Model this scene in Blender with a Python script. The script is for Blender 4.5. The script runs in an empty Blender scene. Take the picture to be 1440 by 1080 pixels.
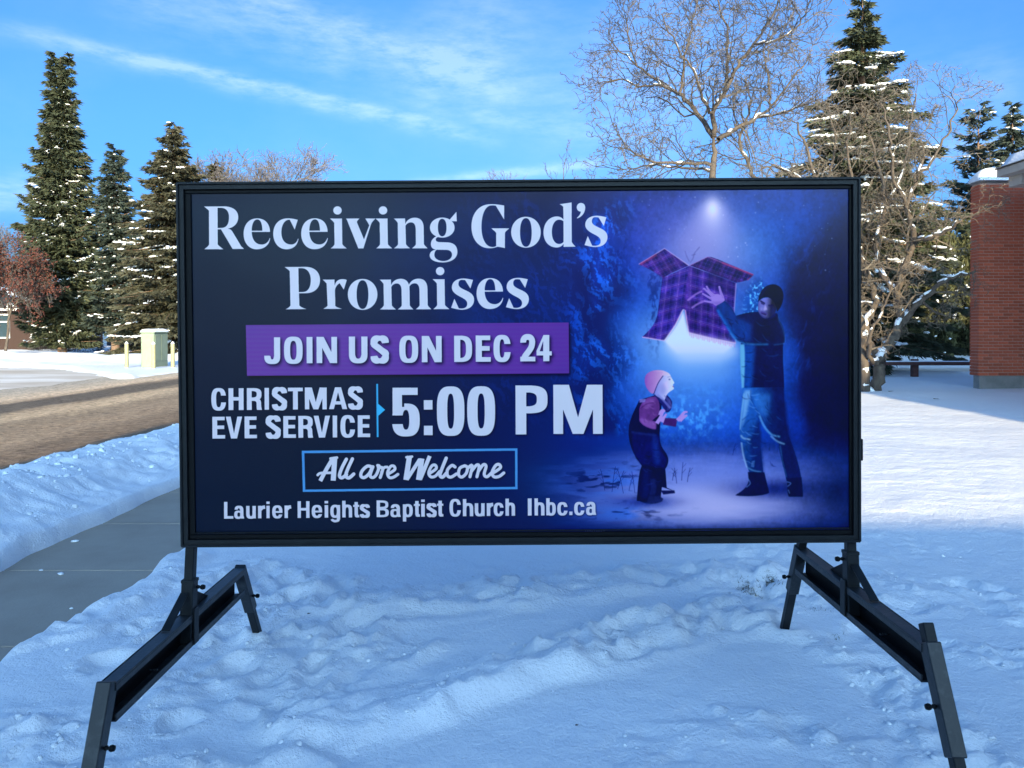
import bpy, math, re, random
import numpy as np
from mathutils import Matrix, Vector

SC = bpy.context.scene
COL = SC.collection
rad = math.radians

# ---------------------------------------------------------------- camera, world, sun, exposure
F_PX, TILT, EYE = 1080., math.radians(.6), 1.45
PCY = 465+F_PX*math.tan(TILT)          # row of the optical axis: the photograph is cropped below its axis
cam_d = bpy.data.cameras.new('camera'); cam = bpy.data.objects.new('camera', cam_d); COL.objects.link(cam)
cam.location = (0, 0, EYE); cam.rotation_euler = (math.pi/2-TILT, 0, 0)
cam_d.sensor_width = 36; cam_d.lens = 36*F_PX/1440; cam_d.shift_y = -(540-PCY)/1440; cam_d.clip_start = .05; cam_d.clip_end = 3000
SC.camera = cam

SUN_EL, SUN_AZ = 13.2, 8.0          # elevation; degrees to the right of straight behind the camera
to_sun = Vector((math.sin(rad(SUN_AZ))*math.cos(rad(SUN_EL)), -math.cos(rad(SUN_AZ))*math.cos(rad(SUN_EL)), math.sin(rad(SUN_EL))))
sun_d = bpy.data.lights.new('sun', 'SUN'); sun = bpy.data.objects.new('sun', sun_d); COL.objects.link(sun)
sun_d.energy = 4.0; sun_d.angle = rad(.6); sun_d.color = (1., .80, .48)
sun.rotation_euler = to_sun.to_track_quat('Z', 'Y').to_euler(); sun.location = to_sun*60

SC.view_settings.view_transform = 'Standard'; SC.view_settings.look = 'None'
SC.view_settings.gamma = 1; SC.view_settings.use_curve_mapping = False
SC.view_settings.exposure = 1.35

def px_dir(x, y):
    """world direction through a pixel of the 1440 x 1080 photograph"""
    v = np.array([(x-720)/F_PX, 1., -(y-PCY)/F_PX])
    c, s = math.cos(TILT), math.sin(TILT)
    return np.array([v[0], v[1]*c+v[2]*s, -v[1]*s+v[2]*c])
def at(x, y, Y):
    d = px_dir(x, y); return np.array([0, 0, EYE])+d*(Y/d[1])
def on_ground(x, y, z=0.):
    d = px_dir(x, y); return np.array([0, 0, EYE])+d*((z-EYE)/d[2])

W = bpy.data.worlds.new('World'); SC.world = W; W.use_nodes = True
nt = W.node_tree; nt.nodes.clear()
def N(t, **k):
    n = nt.nodes.new(t)
    for a, v in k.items(): setattr(n, a, v)
    return n
def LK(a, b): nt.links.new(a, b)
def MA(op, a, b=None, c=None, clamp=False):
    n = N('ShaderNodeMath', operation=op); n.use_clamp = clamp
    for i, v in enumerate((a, b, c)):
        if v is None: continue
        if isinstance(v, (int, float)): n.inputs[i].default_value = v
        else: LK(v, n.inputs[i])
    return n.outputs[0]
sky = N('ShaderNodeTexSky', sky_type='NISHITA', sun_disc=False, sun_elevation=rad(SUN_EL))
sky.sun_rotation = rad(180-SUN_AZ)
sky.altitude = 300; sky.air_density = .7; sky.dust_density = 6.8; sky.ozone_density = 6.
sky_c = N('ShaderNodeMix', data_type='RGBA', blend_type='MULTIPLY'); sky_c.inputs[0].default_value = 1; LK(sky.outputs[0], sky_c.inputs[6]); sky_c.inputs[7].default_value = (.82, 1.13, 1.17, 1)
SKY = sky_c.outputs[2]
tc = N('ShaderNodeTexCoord'); GEN = tc.outputs['Generated']
def dotn(v):
    n = N('ShaderNodeVectorMath', operation='DOT_PRODUCT'); LK(GEN, n.inputs[0]); n.inputs[1].default_value = v
    return n.outputs['Value']
def noise(vec_out, scale, detail=6, rough=.6, stretch=None):
    m = N('ShaderNodeMapping')
    if stretch: m.inputs['Scale'].default_value = stretch
    LK(vec_out, m.inputs['Vector'])
    n = N('ShaderNodeTexNoise'); n.inputs['Scale'].default_value = scale; n.inputs['Detail'].default_value = detail; n.inputs['Roughness'].default_value = rough
    LK(m.outputs[0], n.inputs['Vector']); return n.outputs['Fac']
def streak(p0, p1, width, strength, fade=.25, w_rate=0.):
    """a long thin cirrus streak along the great circle through two directions"""
    a = Vector(px_dir(*p0)).normalized(); b = Vector(px_dir(*p1)).normalized()
    n = a.cross(b).normalized(); t = (b-a).normalized(); mid = (a+b)/2; half = (b-a).length/2
    wob = MA('MULTIPLY', MA('SUBTRACT', noise(GEN, 7, 3), .5), width*2.4)
    d = MA('ADD', dotn(n), wob)
    s = MA('DIVIDE', MA('SUBTRACT', dotn(t), mid.dot(t)), half)
    g = MA('POWER', 2.718, MA('MULTIPLY', MA('POWER', MA('DIVIDE', MA('ABSOLUTE', d), width), 2), -1))
    e = MA('SUBTRACT', 1, MA('SMOOTH_MIN', 1, MA('MULTIPLY', MA('MAXIMUM', MA('SUBTRACT', MA('ABSOLUTE', s), 1-fade), 0), 1/fade), .1))
    fr = MA('GREATER_THAN', dotn(mid.normalized()), 0)
    return MA('MULTIPLY', MA('MULTIPLY', g, MA('MAXIMUM', e, 0)), MA('MULTIPLY', fr, strength))
cl = streak((-60, 30), (720, 205), .010, .42)
cl = MA('ADD', cl, streak((100, 62), (640, 175), .005, .35))
for args in (((120, -30), (760, 130), .04, .30), ((300, -20), (700, 110), .016, .30), ((560, 262), (860, 228), .007, .50), ((560, 30), (1000, 190), .07, .20), ((1080, 150), (1460, 118), .035, .20),
             ((1200, 235), (1440, 195), .010, .40), ((-80, 280), (60, 262), .02, .45), ((560, 150), (900, 190), .012, .14), ((820, 20), (1250, 70), .05, .13)):
    cl = MA('ADD', cl, streak(*args))
fine = noise(GEN, 22, 9, .66, (1., .35, 3.4)); fine2 = noise(GEN, 6, 5, .6, (1., .5, 2.6))
cl = MA('MULTIPLY', cl, MA('ADD', MA('MULTIPLY', MA('MAXIMUM', MA('SUBTRACT', fine, .36), 0), 4.2), MA('MULTIPLY', fine2, .7)))
veil = MA('MULTIPLY', MA('MAXIMUM', MA('SUBTRACT', noise(GEN, 1.7, 8, .62, (1., .7, 1.6)), .45), 0), .8)
cl = MA('MINIMUM', MA('ADD', cl, veil), .8)
mx = N('ShaderNodeMix', data_type='RGBA'); LK(cl, mx.inputs[0]); LK(SKY, mx.inputs[6])
cloud = N('ShaderNodeMix', data_type='RGBA', blend_type='ADD'); cloud.inputs[0].default_value = 1
LK(SKY, cloud.inputs[6]); cloud.inputs[7].default_value = (1.0, .85, .6, 1)
LK(cloud.outputs[2], mx.inputs[7])
hsv = N('ShaderNodeHueSaturation'); hsv.inputs['Saturation'].default_value = 1.0; hsv.inputs['Hue'].default_value = .5
LK(mx.outputs[2], hsv.inputs['Color'])
bg = N('ShaderNodeBackground'); bg.inputs['Strength'].default_value = .15
LK(hsv.outputs[0], bg.inputs['Color'])
wo = N('ShaderNodeOutputWorld'); LK(bg.outputs[0], wo.inputs['Surface'])
# ---------------------------------------------------------------- helpers
def mat(name, col, rough=.8, noise_scale=None, col2=None, detail=6, bump=0., bump_scale=None, metal=0., spec=.5, rnd=0., contrast=(.35, .65), stretch=None, extra=None, world=False):
    m = bpy.data.materials.new(name); m.use_nodes = True; t = m.node_tree; b = t.nodes['Principled BSDF']
    b.inputs['Roughness'].default_value = rough; b.inputs['Metallic'].default_value = metal; b.inputs['Specular IOR Level'].default_value = spec
    b.inputs['Base Color'].default_value = (*col, 1)
    tcn = t.nodes.new('ShaderNodeTexCoord'); mp = t.nodes.new('ShaderNodeMapping'); gq = t.nodes.new('ShaderNodeNewGeometry') if world else None
    t.links.new(gq.outputs['Position'] if world else tcn.outputs['Object'], mp.inputs[0])
    if stretch: mp.inputs['Scale'].default_value = stretch
    out = None
    if noise_scale:
        n = t.nodes.new('ShaderNodeTexNoise'); n.inputs['Scale'].default_value = noise_scale; n.inputs['Detail'].default_value = detail; n.inputs['Roughness'].default_value = .62
        t.links.new(mp.outputs[0], n.inputs['Vector'])
        r = t.nodes.new('ShaderNodeValToRGB'); r.color_ramp.elements[0].position = contrast[0]; r.color_ramp.elements[1].position = contrast[1]
        r.color_ramp.elements[0].color = (*col, 1); r.color_ramp.elements[1].color = (*(col2 or [c*1.4 for c in col]), 1)
        t.links.new(n.outputs['Fac'], r.inputs[0]); out = r.outputs[0]; t.links.new(out, b.inputs['Base Color'])
    if rnd:
        oi = t.nodes.new('ShaderNodeObjectInfo'); mr = t.nodes.new('ShaderNodeMapRange'); mr.inputs[3].default_value = 1-rnd; mr.inputs[4].default_value = 1+rnd
        t.links.new(oi.outputs['Random'], mr.inputs[0])
        h = t.nodes.new('ShaderNodeHueSaturation')
        if out is not None: t.links.new(out, h.inputs['Color'])
        else: h.inputs['Color'].default_value = (*col, 1)
        t.links.new(mr.outputs[0], h.inputs['Value']); t.links.new(h.outputs[0], b.inputs['Base Color'])
    if bump:
        n2 = t.nodes.new('ShaderNodeTexNoise'); n2.inputs['Scale'].default_value = bump_scale or 40; n2.inputs['Detail'].default_value = 5
        t.links.new(mp.outputs[0], n2.inputs['Vector'])
        bp = t.nodes.new('ShaderNodeBump'); bp.inputs['Strength'].default_value = 1; bp.inputs['Distance'].default_value = bump
        t.links.new(n2.outputs['Fac'], bp.inputs['Height']); t.links.new(bp.outputs[0], b.inputs['Normal'])
    return m

OFF = {}
def make_mesh(name, V, Fc, m, smooth=False):
    V = np.asarray(V, np.float32); me = bpy.data.meshes.new(name)
    groups = Fc if isinstance(Fc, list) else [Fc]
    groups = [np.asarray(g, np.int32) for g in groups if len(g)]
    me.vertices.add(len(V)); me.vertices.foreach_set('co', V.ravel())
    nl = sum(g.size for g in groups); npoly = sum(len(g) for g in groups)
    me.loops.add(nl); me.polygons.add(npoly)
    me.loops.foreach_set('vertex_index', np.concatenate([g.ravel() for g in groups]))
    tot = np.concatenate([np.full(len(g), g.shape[1], np.int32) for g in groups])
    st = np.zeros(npoly, np.int32); st[1:] = np.cumsum(tot)[:-1]
    me.polygons.foreach_set('loop_start', st); me.polygons.foreach_set('loop_total', tot)
    me.polygons.foreach_set('use_smooth', np.full(npoly, bool(smooth)))
    me.materials.append(m); me.update(calc_edges=True); me.validate()
    return me
def thing(name, label, cat, loc=(0, 0, 0), group=None):
    o = bpy.data.objects.new(name, None); COL.objects.link(o); o.location = tuple(float(v) for v in loc); o.empty_display_size = .2
    o['label'] = label; o['category'] = cat
    if group: o['group'] = group
    OFF[o.name] = np.array(loc, float)
    return o
def part(name, parent, V, Fc, m, smooth=False, kind=None, label=None, me=None, loc=None):
    """a mesh part; vertices given in world coordinates"""
    off = OFF.get(parent.name, np.zeros(3)) if parent is not None else np.zeros(3)
    if me is None: me = make_mesh(name, np.asarray(V, float)-off, Fc, m, smooth)
    o = bpy.data.objects.new(name, me); COL.objects.link(o)
    if parent is not None: o.parent = parent
    if loc is not None: o.location = tuple(np.asarray(loc, float)-off)
    OFF[o.name] = off if loc is None else np.asarray(loc, float)
    if kind: o['kind'] = kind
    if label: o['label'] = label
    return o
def structure(name, V, Fc, m, smooth=False): return part(name, None, V, Fc, m, smooth, kind='structure')
def copy_tree(o, parent=None):
    c = o.copy(); COL.objects.link(c); c.parent = parent
    for ch in list(o.children): copy_tree(ch, c)
    return c

BOXF = np.array([(0, 3, 2, 1), (4, 5, 6, 7), (0, 1, 5, 4), (1, 2, 6, 5), (2, 3, 7, 6), (3, 0, 4, 7)])
class MB:
    def __init__(s): s.v = []; s.f = {}; s.n = 0
    def add(s, V, Fc):
        V = np.asarray(V, float); Fc = np.asarray(Fc); s.f.setdefault(Fc.shape[1], []).append(Fc+s.n); s.v.append(V); s.n += len(V); return s
    def box(s, x0, x1, y0, y1, z0, z1, M=None):
        V = np.array([(x0, y0, z0), (x1, y0, z0), (x1, y1, z0), (x0, y1, z0), (x0, y0, z1), (x1, y0, z1), (x1, y1, z1), (x0, y1, z1)], float)
        if M is not None: V = V@np.asarray(M)[:3, :3].T+np.asarray(M)[:3, 3]
        return s.add(V, BOXF)
    def bbox(s, x0, x1, y0, y1, z0, z1, b=.003, M=None):
        """box with chamfered edges"""
        V = []; Fs = []
        import itertools
        c = {}
        for ix, iy, iz in itertools.product((0, 1), repeat=3):
            X, Y, Z = (x0, x1)[ix], (y0, y1)[iy], (z0, z1)[iz]; sx, sy, sz = (b, -b)[ix], (b, -b)[iy], (b, -b)[iz]
            for a, p in enumerate(((X, Y+sy, Z+sz), (X+sx, Y, Z+sz), (X+sx, Y+sy, Z))):
                c[(ix, iy, iz, a)] = len(V); V.append(p)
        quads = []; tris = []
        for a in range(3):
            o1, o2 = [(1, 2), (0, 2), (0, 1)][a]
            for s_ in (0, 1):
                ids = []
                for p, q in ((0, 0), (1, 0), (1, 1), (0, 1)):
                    k = [0, 0, 0]; k[a] = s_; k[o1] = p; k[o2] = q; ids.append(c[(*k, a)])
                quads.append(ids)
            for p in (0, 1):
                for q in (0, 1):
                    k0 = [0, 0, 0]; k0[o1] = p; k0[o2] = q; k1 = list(k0); k1[a] = 1
                    quads.append([c[(*k0, o1)], c[(*k1, o1)], c[(*k1, o2)], c[(*k0, o2)]])
        for k in itertools.product((0, 1), repeat=3): tris.append([c[(*k, 0)], c[(*k, 1)], c[(*k, 2)]])
        V = np.array(V, float); ctr = V.mean(0)
        def orient(f):
            n = np.cross(V[f[1]]-V[f[0]], V[f[2]]-V[f[0]]); return f if np.dot(n, V[f].mean(0)-ctr) > 0 else f[::-1]
        quads = [orient(f) for f in quads]; tris = [orient(f) for f in tris]
        if M is not None: V = V@np.asarray(M)[:3, :3].T+np.asarray(M)[:3, 3]
        n = s.n; s.v.append(V); s.n += len(V); s.f.setdefault(4, []).append(np.array(quads)+n); s.f.setdefault(3, []).append(np.array(tris)+n)
        return s
    def beam(s, a, b_, wx, wy, up=(1, 0, 0), bev=.003, ext=0.):
        """square tube from a to b_; wx measured along `up`"""
        a = Vector(a); b_ = Vector(b_); d = (b_-a); L = d.length; d.normalize(); x = Vector(up); x = (x-d*x.dot(d)).normalized(); y = d.cross(x)
        M = Matrix(((x.x, y.x, d.x, a.x), (x.y, y.y, d.y, a.y), (x.z, y.z, d.z, a.z), (0, 0, 0, 1)))
        return s.bbox(-wx/2, wx/2, -wy/2, wy/2, -ext, L+ext, bev, M)
    def cyl(s, a, b_, r, r2=None, k=12, caps=True):
        a = Vector(a); b_ = Vector(b_); r2 = r if r2 is None else r2; d = (b_-a).normalized(); x = d.orthogonal().normalized(); y = d.cross(x)
        t = [2*math.pi*i/k for i in range(k)]
        V = [tuple(a+(x*math.cos(q)+y*math.sin(q))*r) for q in t]+[tuple(b_+(x*math.cos(q)+y*math.sin(q))*r2) for q in t]
        s.add(V, [(i, (i+1) % k, (i+1) % k+k, i+k) for i in range(k)])
        if caps:
            n = s.n-2*k; s.f.setdefault(k, []).append(np.array([list(range(k-1, -1, -1)), list(range(k, 2*k))])+n)
        return s
    def prism(s, P, y0, y1, axis=1):
        """polygon P (two coords) extruded along axis"""
        k = len(P)
        def mk(p, v):
            q = [p[0], p[1]]; q.insert(axis, v); return q
        V = [mk(p, y0) for p in P]+[mk(p, y1) for p in P]
        s.add(V, [(i, (i+1) % k, (i+1) % k+k, i+k) for i in range(k)])
        n = s.n-2*k; s.f.setdefault(k, []).append(np.array([list(range(k-1, -1, -1)), list(range(k, 2*k))])+n)
        return s
    def build(s, name, parent, m, smooth=False, **k):
        return part(name, parent, np.concatenate(s.v), [np.concatenate(g) for g in s.f.values()], m, smooth, **k)

# --- vegetation geometry in numpy
def nrmz(v): return v/(np.linalg.norm(v, axis=-1, keepdims=True)+1e-9)
def shards(O, D, L, Wd, rs):
    """thin triangular sprays"""
    n = len(O); side = nrmz(np.cross(D, rs.normal(size=(n, 3))))*np.asarray(Wd).reshape(-1, 1)
    V = np.stack([O-side, O+side, O+D*np.asarray(L).reshape(-1, 1)], 1).reshape(-1, 3)
    return V, np.arange(3*n).reshape(-1, 3)
phi = (1+5**.5)/2
ICO = nrmz(np.array([(-1, phi, 0), (1, phi, 0), (-1, -phi, 0), (1, -phi, 0), (0, -1, phi), (0, 1, phi), (0, -1, -phi), (0, 1, -phi), (phi, 0, -1), (phi, 0, 1), (-phi, 0, -1), (-phi, 0, 1)], float))
ICOF = np.array([(0, 11, 5), (0, 5, 1), (0, 1, 7), (0, 7, 10), (0, 10, 11), (1, 5, 9), (5, 11, 4), (11, 10, 2), (10, 7, 6), (7, 1, 8), (3, 9, 4), (3, 4, 2), (3, 2, 6), (3, 6, 8), (3, 8, 9), (4, 9, 5), (2, 4, 11), (6, 2, 10), (8, 6, 7), (9, 8, 1)])
def blobs(C, ax, R, rs, flat=.45, jit=.25):
    """snow pads: C centres, ax long-axis unit vectors, R (n,2) long/short radii"""
    n = len(C); up = np.array([0, 0, 1.]); x = nrmz(ax); y = nrmz(np.cross(np.tile(up, (n, 1)), x)); z = np.cross(x, y)
    P = ICO[None]*(1+rs.uniform(-jit, jit, (n, 12, 1)))
    V = C[:, None]+x[:, None]*P[..., 0:1]*R[:, 0][:, None, None]+y[:, None]*P[..., 1:2]*R[:, 1][:, None, None]+z[:, None]*P[..., 2:3]*(R[:, 1]*flat)[:, None, None]
    return V.reshape(-1, 3), (ICOF[None]+np.arange(n)[:, None, None]*12).reshape(-1, 3)
def tubes(paths, k=4):
    """paths: list of (points[n,3], radii[n]); batched by n"""
    by = {}
    for p, r in paths: by.setdefault(len(p), []).append((p, r))
    Vs = []; Fs = []; base = 0
    for n, L in by.items():
        P = np.array([p for p, _ in L]); R = np.array([r for _, r in L]); B = len(P)
        D = nrmz(np.gradient(P, axis=1)); ref = np.zeros_like(D); ref[..., 0] = .31; ref[..., 1] = .77; ref[..., 2] = .55
        X = nrmz(np.cross(D, ref)); Y = np.cross(D, X)
        t = np.arange(k)*2*np.pi/k
        V = P[:, :, None]+(X[:, :, None]*np.cos(t)[:, None]+Y[:, :, None]*np.sin(t)[:, None])*R[:, :, None, None]
        Vs.append(V.reshape(-1, 3))
        i, j = np.meshgrid(np.arange(n-1), np.arange(k), indexing='ij'); jn = (j+1) % k
        q = np.stack([i*k+j, i*k+jn, (i+1)*k+jn, (i+1)*k+j], -1).reshape(-1, 4)
        Fs.append((q[None]+(np.arange(B)*n*k)[:, None, None]+base).reshape(-1, 4)); base += B*n*k
    return np.concatenate(Vs), np.concatenate(Fs)
class Grow:
    """branching skeleton of a leafless tree"""
    def __init__(s, seed, levels, wig=.16, trop=.06, ratio=.66, ang=(28, 58), kids=(6, 6, 5, 5, 4), pts=6, rmin=.004, rr=.55):
        s.rs = np.random.RandomState(seed); s.levels = levels; s.wig = wig; s.trop = trop; s.ratio = ratio; s.ang = ang; s.kids = kids; s.pts = pts; s.rmin = rmin; s.rr = rr
        s.out = {}
    def run(s, p, d, L, r, lev=0, taper=.45):
        rs = s.rs; n = s.pts if lev > 0 else s.pts+3
        P = [np.array(p, float)]; d = np.array(d, float); d /= np.linalg.norm(d); Ds = [d]
        for i in range(n-1):
            d = d+rs.normal(0, s.wig*(1+.25*lev), 3)+np.array([0, 0, s.trop]); d /= np.linalg.norm(d)
            P.append(P[-1]+d*L/(n-1)); Ds.append(d)
        P = np.array(P); R = np.linspace(r, max(r*taper, s.rmin*.6), n)
        s.out.setdefault(lev, []).append((P, R))
        if lev >= s.levels: return
        k = s.kids[min(lev, len(s.kids)-1)]
        ph = rs.uniform(0, 6.28)
        for j in range(k):
            t = .22+.78*(j+rs.uniform(.2, .9))/k if lev > 0 else .4+.6*(j+rs.uniform(.3, 1))/k
            t = min(t, .99); q = t*(n-1); i = int(q); f = q-i
            b = P[i]*(1-f)+P[min(i+1, n-1)]*f; dd = Ds[min(i+1, n-1)]
            ph += 2.4+rs.uniform(-.5, .5)
            x = np.cross(dd, [.3, .2, .93]); x /= np.linalg.norm(x)+1e-9; y = np.cross(dd, x)
            a = rad(rs.uniform(*s.ang))
            nd = dd*math.cos(a)+(x*math.cos(ph)+y*math.sin(ph))*math.sin(a)
            rr = np.interp(q, range(n), R)
            s.run(b, nd, L*s.ratio*(1.12-.5*t)*rs.uniform(.75, 1.15), max(rr*s.rr*rs.uniform(.8, 1.1), s.rmin), lev+1, taper)
def snow_on(paths, rs, p=.35, rmin=.012, z_over=1., slope=.75, keep=lambda c: True, size=1.):
    """pads of snow on the upper side of near-level branch pieces"""
    C = []; A = []; R = []
    for P, r in paths:
        for i in range(len(P)-1):
            if r[i] < rmin or rs.rand() > p: continue
            d = P[i+1]-P[i]; L = np.linalg.norm(d)
            if abs(d[2])/L > slope: continue
            m = max(1, int(L/(r[i]*2.6)))
            for q in range(m):
                c = P[i]+d*(q+.5)/m
                if keep(c): C.append(c+[0, 0, r[i]*1.05*z_over]); A.append(d/L); R.append((L/m*1.0+r[i]*.6, r[i]*rs.uniform(1.0, 1.2)*size))
    if not C: return None
    return blobs(np.array(C), np.array(A), np.array(R), rs, .75, .08)
# ---------------------------------------------------------------- printed artwork of the sign (painted in numpy)
def hash2(ix, iy, seed):
    h = (ix.astype(np.int64)*374761393 + iy.astype(np.int64)*668265263 + seed*1442695041) & 0x7fffffff
    h = ((h ^ (h >> 13))*1274126177) & 0x7fffffff
    return ((h ^ (h >> 16)) & 0xffff)/65535.0

def vnoise(x, y, seed=0):
    ix = np.floor(x); iy = np.floor(y)
    fx = x-ix; fy = y-iy
    fx = fx*fx*(3-2*fx); fy = fy*fy*(3-2*fy)
    a = hash2(ix, iy, seed); b = hash2(ix+1, iy, seed); c = hash2(ix, iy+1, seed); d = hash2(ix+1, iy+1, seed)
    return (a+(b-a)*fx)*(1-fy)+(c+(d-c)*fx)*fy

def fbm(x, y, octv=4, seed=0, gain=.5, ridged=False):
    s = 0; amp = 1; tot = 0
    for o in range(octv):
        n = vnoise(x*2**o+17.3*o, y*2**o-9.1*o, seed+o*7)
        if ridged: n = 1-abs(2*n-1)
        s = s+n*amp; tot += amp; amp *= gain
    return s/tot

def sstep(a, b, x):
    t = np.clip((x-a)/(b-a), 0, 1)
    return t*t*(3-2*t)

def paint_poster():
    Q = [(268, 272), (1197, 266), (1196, 747), (272, 753)]       # corners of the print, photo pixels
    A = []
    for (x, y), (u, v) in zip(Q, [(0, 0), (1, 0), (1, 1), (0, 1)]):
        A.append([x, y, 1, 0, 0, 0, -u*x, -u*y]); A.append([0, 0, 0, x, y, 1, -v*x, -v*y])
    b = [0, 0, 1, 0, 1, 1, 0, 1]
    h = np.linalg.solve(np.array(A, float), np.array(b, float))
    Hm = np.array([[h[0], h[1], h[2]], [h[3], h[4], h[5]], [h[6], h[7], 1]])
    Hi = np.linalg.inv(Hm)
    CW, CH = 2800, 1456
    def tocan(P):
        P = np.asarray(P, float)
        q = np.c_[P, np.ones(len(P))] @ Hm.T
        return q[:, :2]/q[:, 2:]*[CW, CH]
    # soft fields at half resolution
    w2, h2 = CW//2, CH//2
    uu, vv = np.meshgrid((np.arange(w2)+.5)/w2, (np.arange(h2)+.5)/h2)
    q = np.stack([uu, vv, np.ones_like(uu)], -1) @ Hi.T
    X = q[..., 0]/q[..., 2]; Y = q[..., 1]/q[..., 2]
    def rgb(r, g, b_): return np.array([r, g, b_], float)
    img = np.zeros((h2, w2, 3))
    def mix(m, c):
        nonlocal img
        img = img*(1-m[..., None])+np.asarray(c)*m[..., None]
    def add(m, c):
        nonlocal img
        img = img+np.asarray(c)*m[..., None]
    def blob(cx, cy, rx, ry, p=2.): return np.exp(-(((X-cx)/rx)**2+((Y-cy)/ry)**2)**(p/2))
    img[:] = rgb(9, 26, 52)
    mix(sstep(420, 780, X)*.85, rgb(2, 24, 78))
    mix(sstep(560, 900, X)*sstep(330, 430, Y)*.4, rgb(0, 28, 110))
    n1 = fbm(X/60, Y/45, 4, 3)
    add(blob(640, 400, 150, 110)*n1*.7, rgb(6, 22, 60))
    mix(blob(430, 285, 170, 70)*.16, rgb(60, 62, 80))  # grey reflection haze at the top left, painted into the print
    mix(sstep(760, 900, X), rgb(2, 30, 128))
    # night sky of the picture
    sky = sstep(860, 960, X+n1*60)*sstep(470, 330, Y)
    mix(sky, rgb(22, 42, 140))
    mix(blob(1110, 330, 120, 90)*.7, rgb(10, 66, 168))
    mix(blob(930, 320, 60, 70)*.55, rgb(56, 58, 150))
    mix(blob(900, 440, 70, 130)*.35, rgb(0, 40, 175))
    # great glow under the box and down to the ground
    mix(blob(985, 520, 130, 150)*.75, rgb(14, 78, 208))
    mix(blob(975, 495, 105, 72)*.85, rgb(84, 150, 232))
    mix(blob(975, 560, 80, 130)*.5, rgb(72, 140, 230)); mix(blob(960, 480, 60, 40)*.5, rgb(150, 190, 236))
    mix(blob(1000, 620, 200, 40)*.4, rgb(8, 62, 200))
    # beam from above
    wy = 13+(Y-285)*.62
    beam = np.exp(-np.abs((X-1003+(Y-285)*.05)/np.maximum(wy, 6))**2.2)*sstep(270, 292, Y)*sstep(430, 330, Y)
    mix(beam*.85, rgb(140, 148, 216)); mix(blob(1003, 335, 55, 70)*.35, rgb(130, 136, 214)); mix(blob(1003, 306, 22, 32)*.6, rgb(160, 166, 224)); mix(blob(1003, 299, 12, 19)*.75, rgb(206, 208, 240)); mix(blob(1003, 294, 7, 10)*.8, rgb(230, 232, 248))
    mix(blob(985, 350, 60, 50)*.55, rgb(128, 132, 205)); mix(blob(1060, 350, 45, 45)*.35, rgb(60, 130, 210))
    # snow-laden forest on both sides
    wx = X+12*fbm(X/20, Y/20, 3, 5); wyy = Y+10*fbm(X/25, Y/18, 3, 9)
    drape = fbm(wx/9, wyy/20, 4, 21, .6, True)
    fold = None
    clump = fbm(wx/34, wyy/46, 3, 33)
    fl = sstep(905, 845, X+20*(clump-.5)+12*np.sin(Y/17))*sstep(770, 830, X)*sstep(270, 330, Y+(X-800)*.3)*sstep(625, 600, Y)
    mix(fl*.85, rgb(2, 22, 88))
    q0 = fbm(wx/11, wyy/15, 5, 21, .55); q1 = fbm((wx+2.2)/11, (wyy-2.6)/15, 5, 21, .55)
    lit = np.clip((q0-q1)*13, 0, 1)*np.clip((clump-.30)*3, 0, 1)*.8+.25*np.clip((drape-.62)*4, 0, 1)*np.clip((clump-.4)*3, 0, 1)
    near = sstep(740, 900, X)
    add(fl*lit*near, rgb(30, 82, 130)); add(fl*np.clip(clump-.45, 0, 1)*near*3.0, rgb(0, 26, 80))
    fl2 = sstep(560, 800, X)*sstep(860, 790, X)*sstep(620, 540, Y)
    add(fl2*lit*.4, rgb(0, 24, 90))
    fr = sstep(1085, 1130, X-30*(clump-.5)-(Y-400)*.10)*sstep(345-20, 400, Y+(X-1110)*.75+30*(clump-.5))*sstep(690, 600, Y)
    mix(fr*.9, rgb(0, 14, 62))
    dr2 = fbm((wx+wyy*.35)/8, (wyy-wx*.2)/34, 4, 77, .55, True)
    add(fr*np.clip((dr2-.68)*4.5, 0, 1)*np.clip((clump-.38)*3, 0, 1)*sstep(1195, 1110, X), rgb(8, 48, 120))
    mb = sstep(395, 412, Y+8*np.sin(X/7)+14*(clump-.5))*sstep(500, 470, Y)*sstep(1040, 1056, X)*sstep(1100, 1088, X)*sstep(-.2, .2, X-1040)
    mix(mb*.5, rgb(4, 60, 150)); add(mb*np.clip((fbm(X/3, Y/3, 3, 5)-.55)*5, 0, 1), rgb(70, 120, 100))
    bk = sstep(905, 925, X)*sstep(1035, 1015, X)*blob(965, 590, 60, 32)
    add(bk*np.clip((fbm(X/5, Y/6, 3, 51)-.5)*4, 0, 1), rgb(30, 60, 40))
    for (x0, x1, yb, yt) in ((905, 940, 500, 345), (850, 885, 400, 280)):
        t = np.clip((fbm(wx/5, wyy/9, 3, 61, .6)-.5)*6, 0, 1)*blob((x0+x1)/2, (yb+yt)/2, (x1-x0)/2.2, (yb-yt)/2.2, 4)
        mix(t*.5, rgb(6, 20, 96))
    # top corners, edges, darkening
    mix(sstep(1110, 1190, X)*(.35+.4*sstep(360, 480, Y)), rgb(0, 14, 52)); mix(sstep(300, 262, Y)*sstep(1197, 760, X)*.3, rgb(0, 8, 44))
    # ground
    gnd = sstep(600, 650, Y+6*n1)*sstep(740, 830, X)
    mix(gnd*.75, rgb(0, 20, 96))
    rip = fbm(X/46, Y/7, 4, 88)
    g2 = blob(985, 688, 165, 58, 3)*sstep(606, 650, Y)
    mix(g2*.8, rgb(44, 84, 200)); mix(g2*np.clip((rip-.42)*4, 0, 1)*.45, rgb(110, 132, 218))
    mix(blob(1000, 694, 120, 38)*.95, rgb(186, 190, 240)); mix(blob(985, 716, 130, 20)*.65, rgb(172, 180, 236)); mix(blob(1000, 668, 160, 30)*.65, rgb(90, 120, 215))
    g3 = blob(845, 675, 60, 22)+blob(880, 722, 60, 14)*.9
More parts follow.
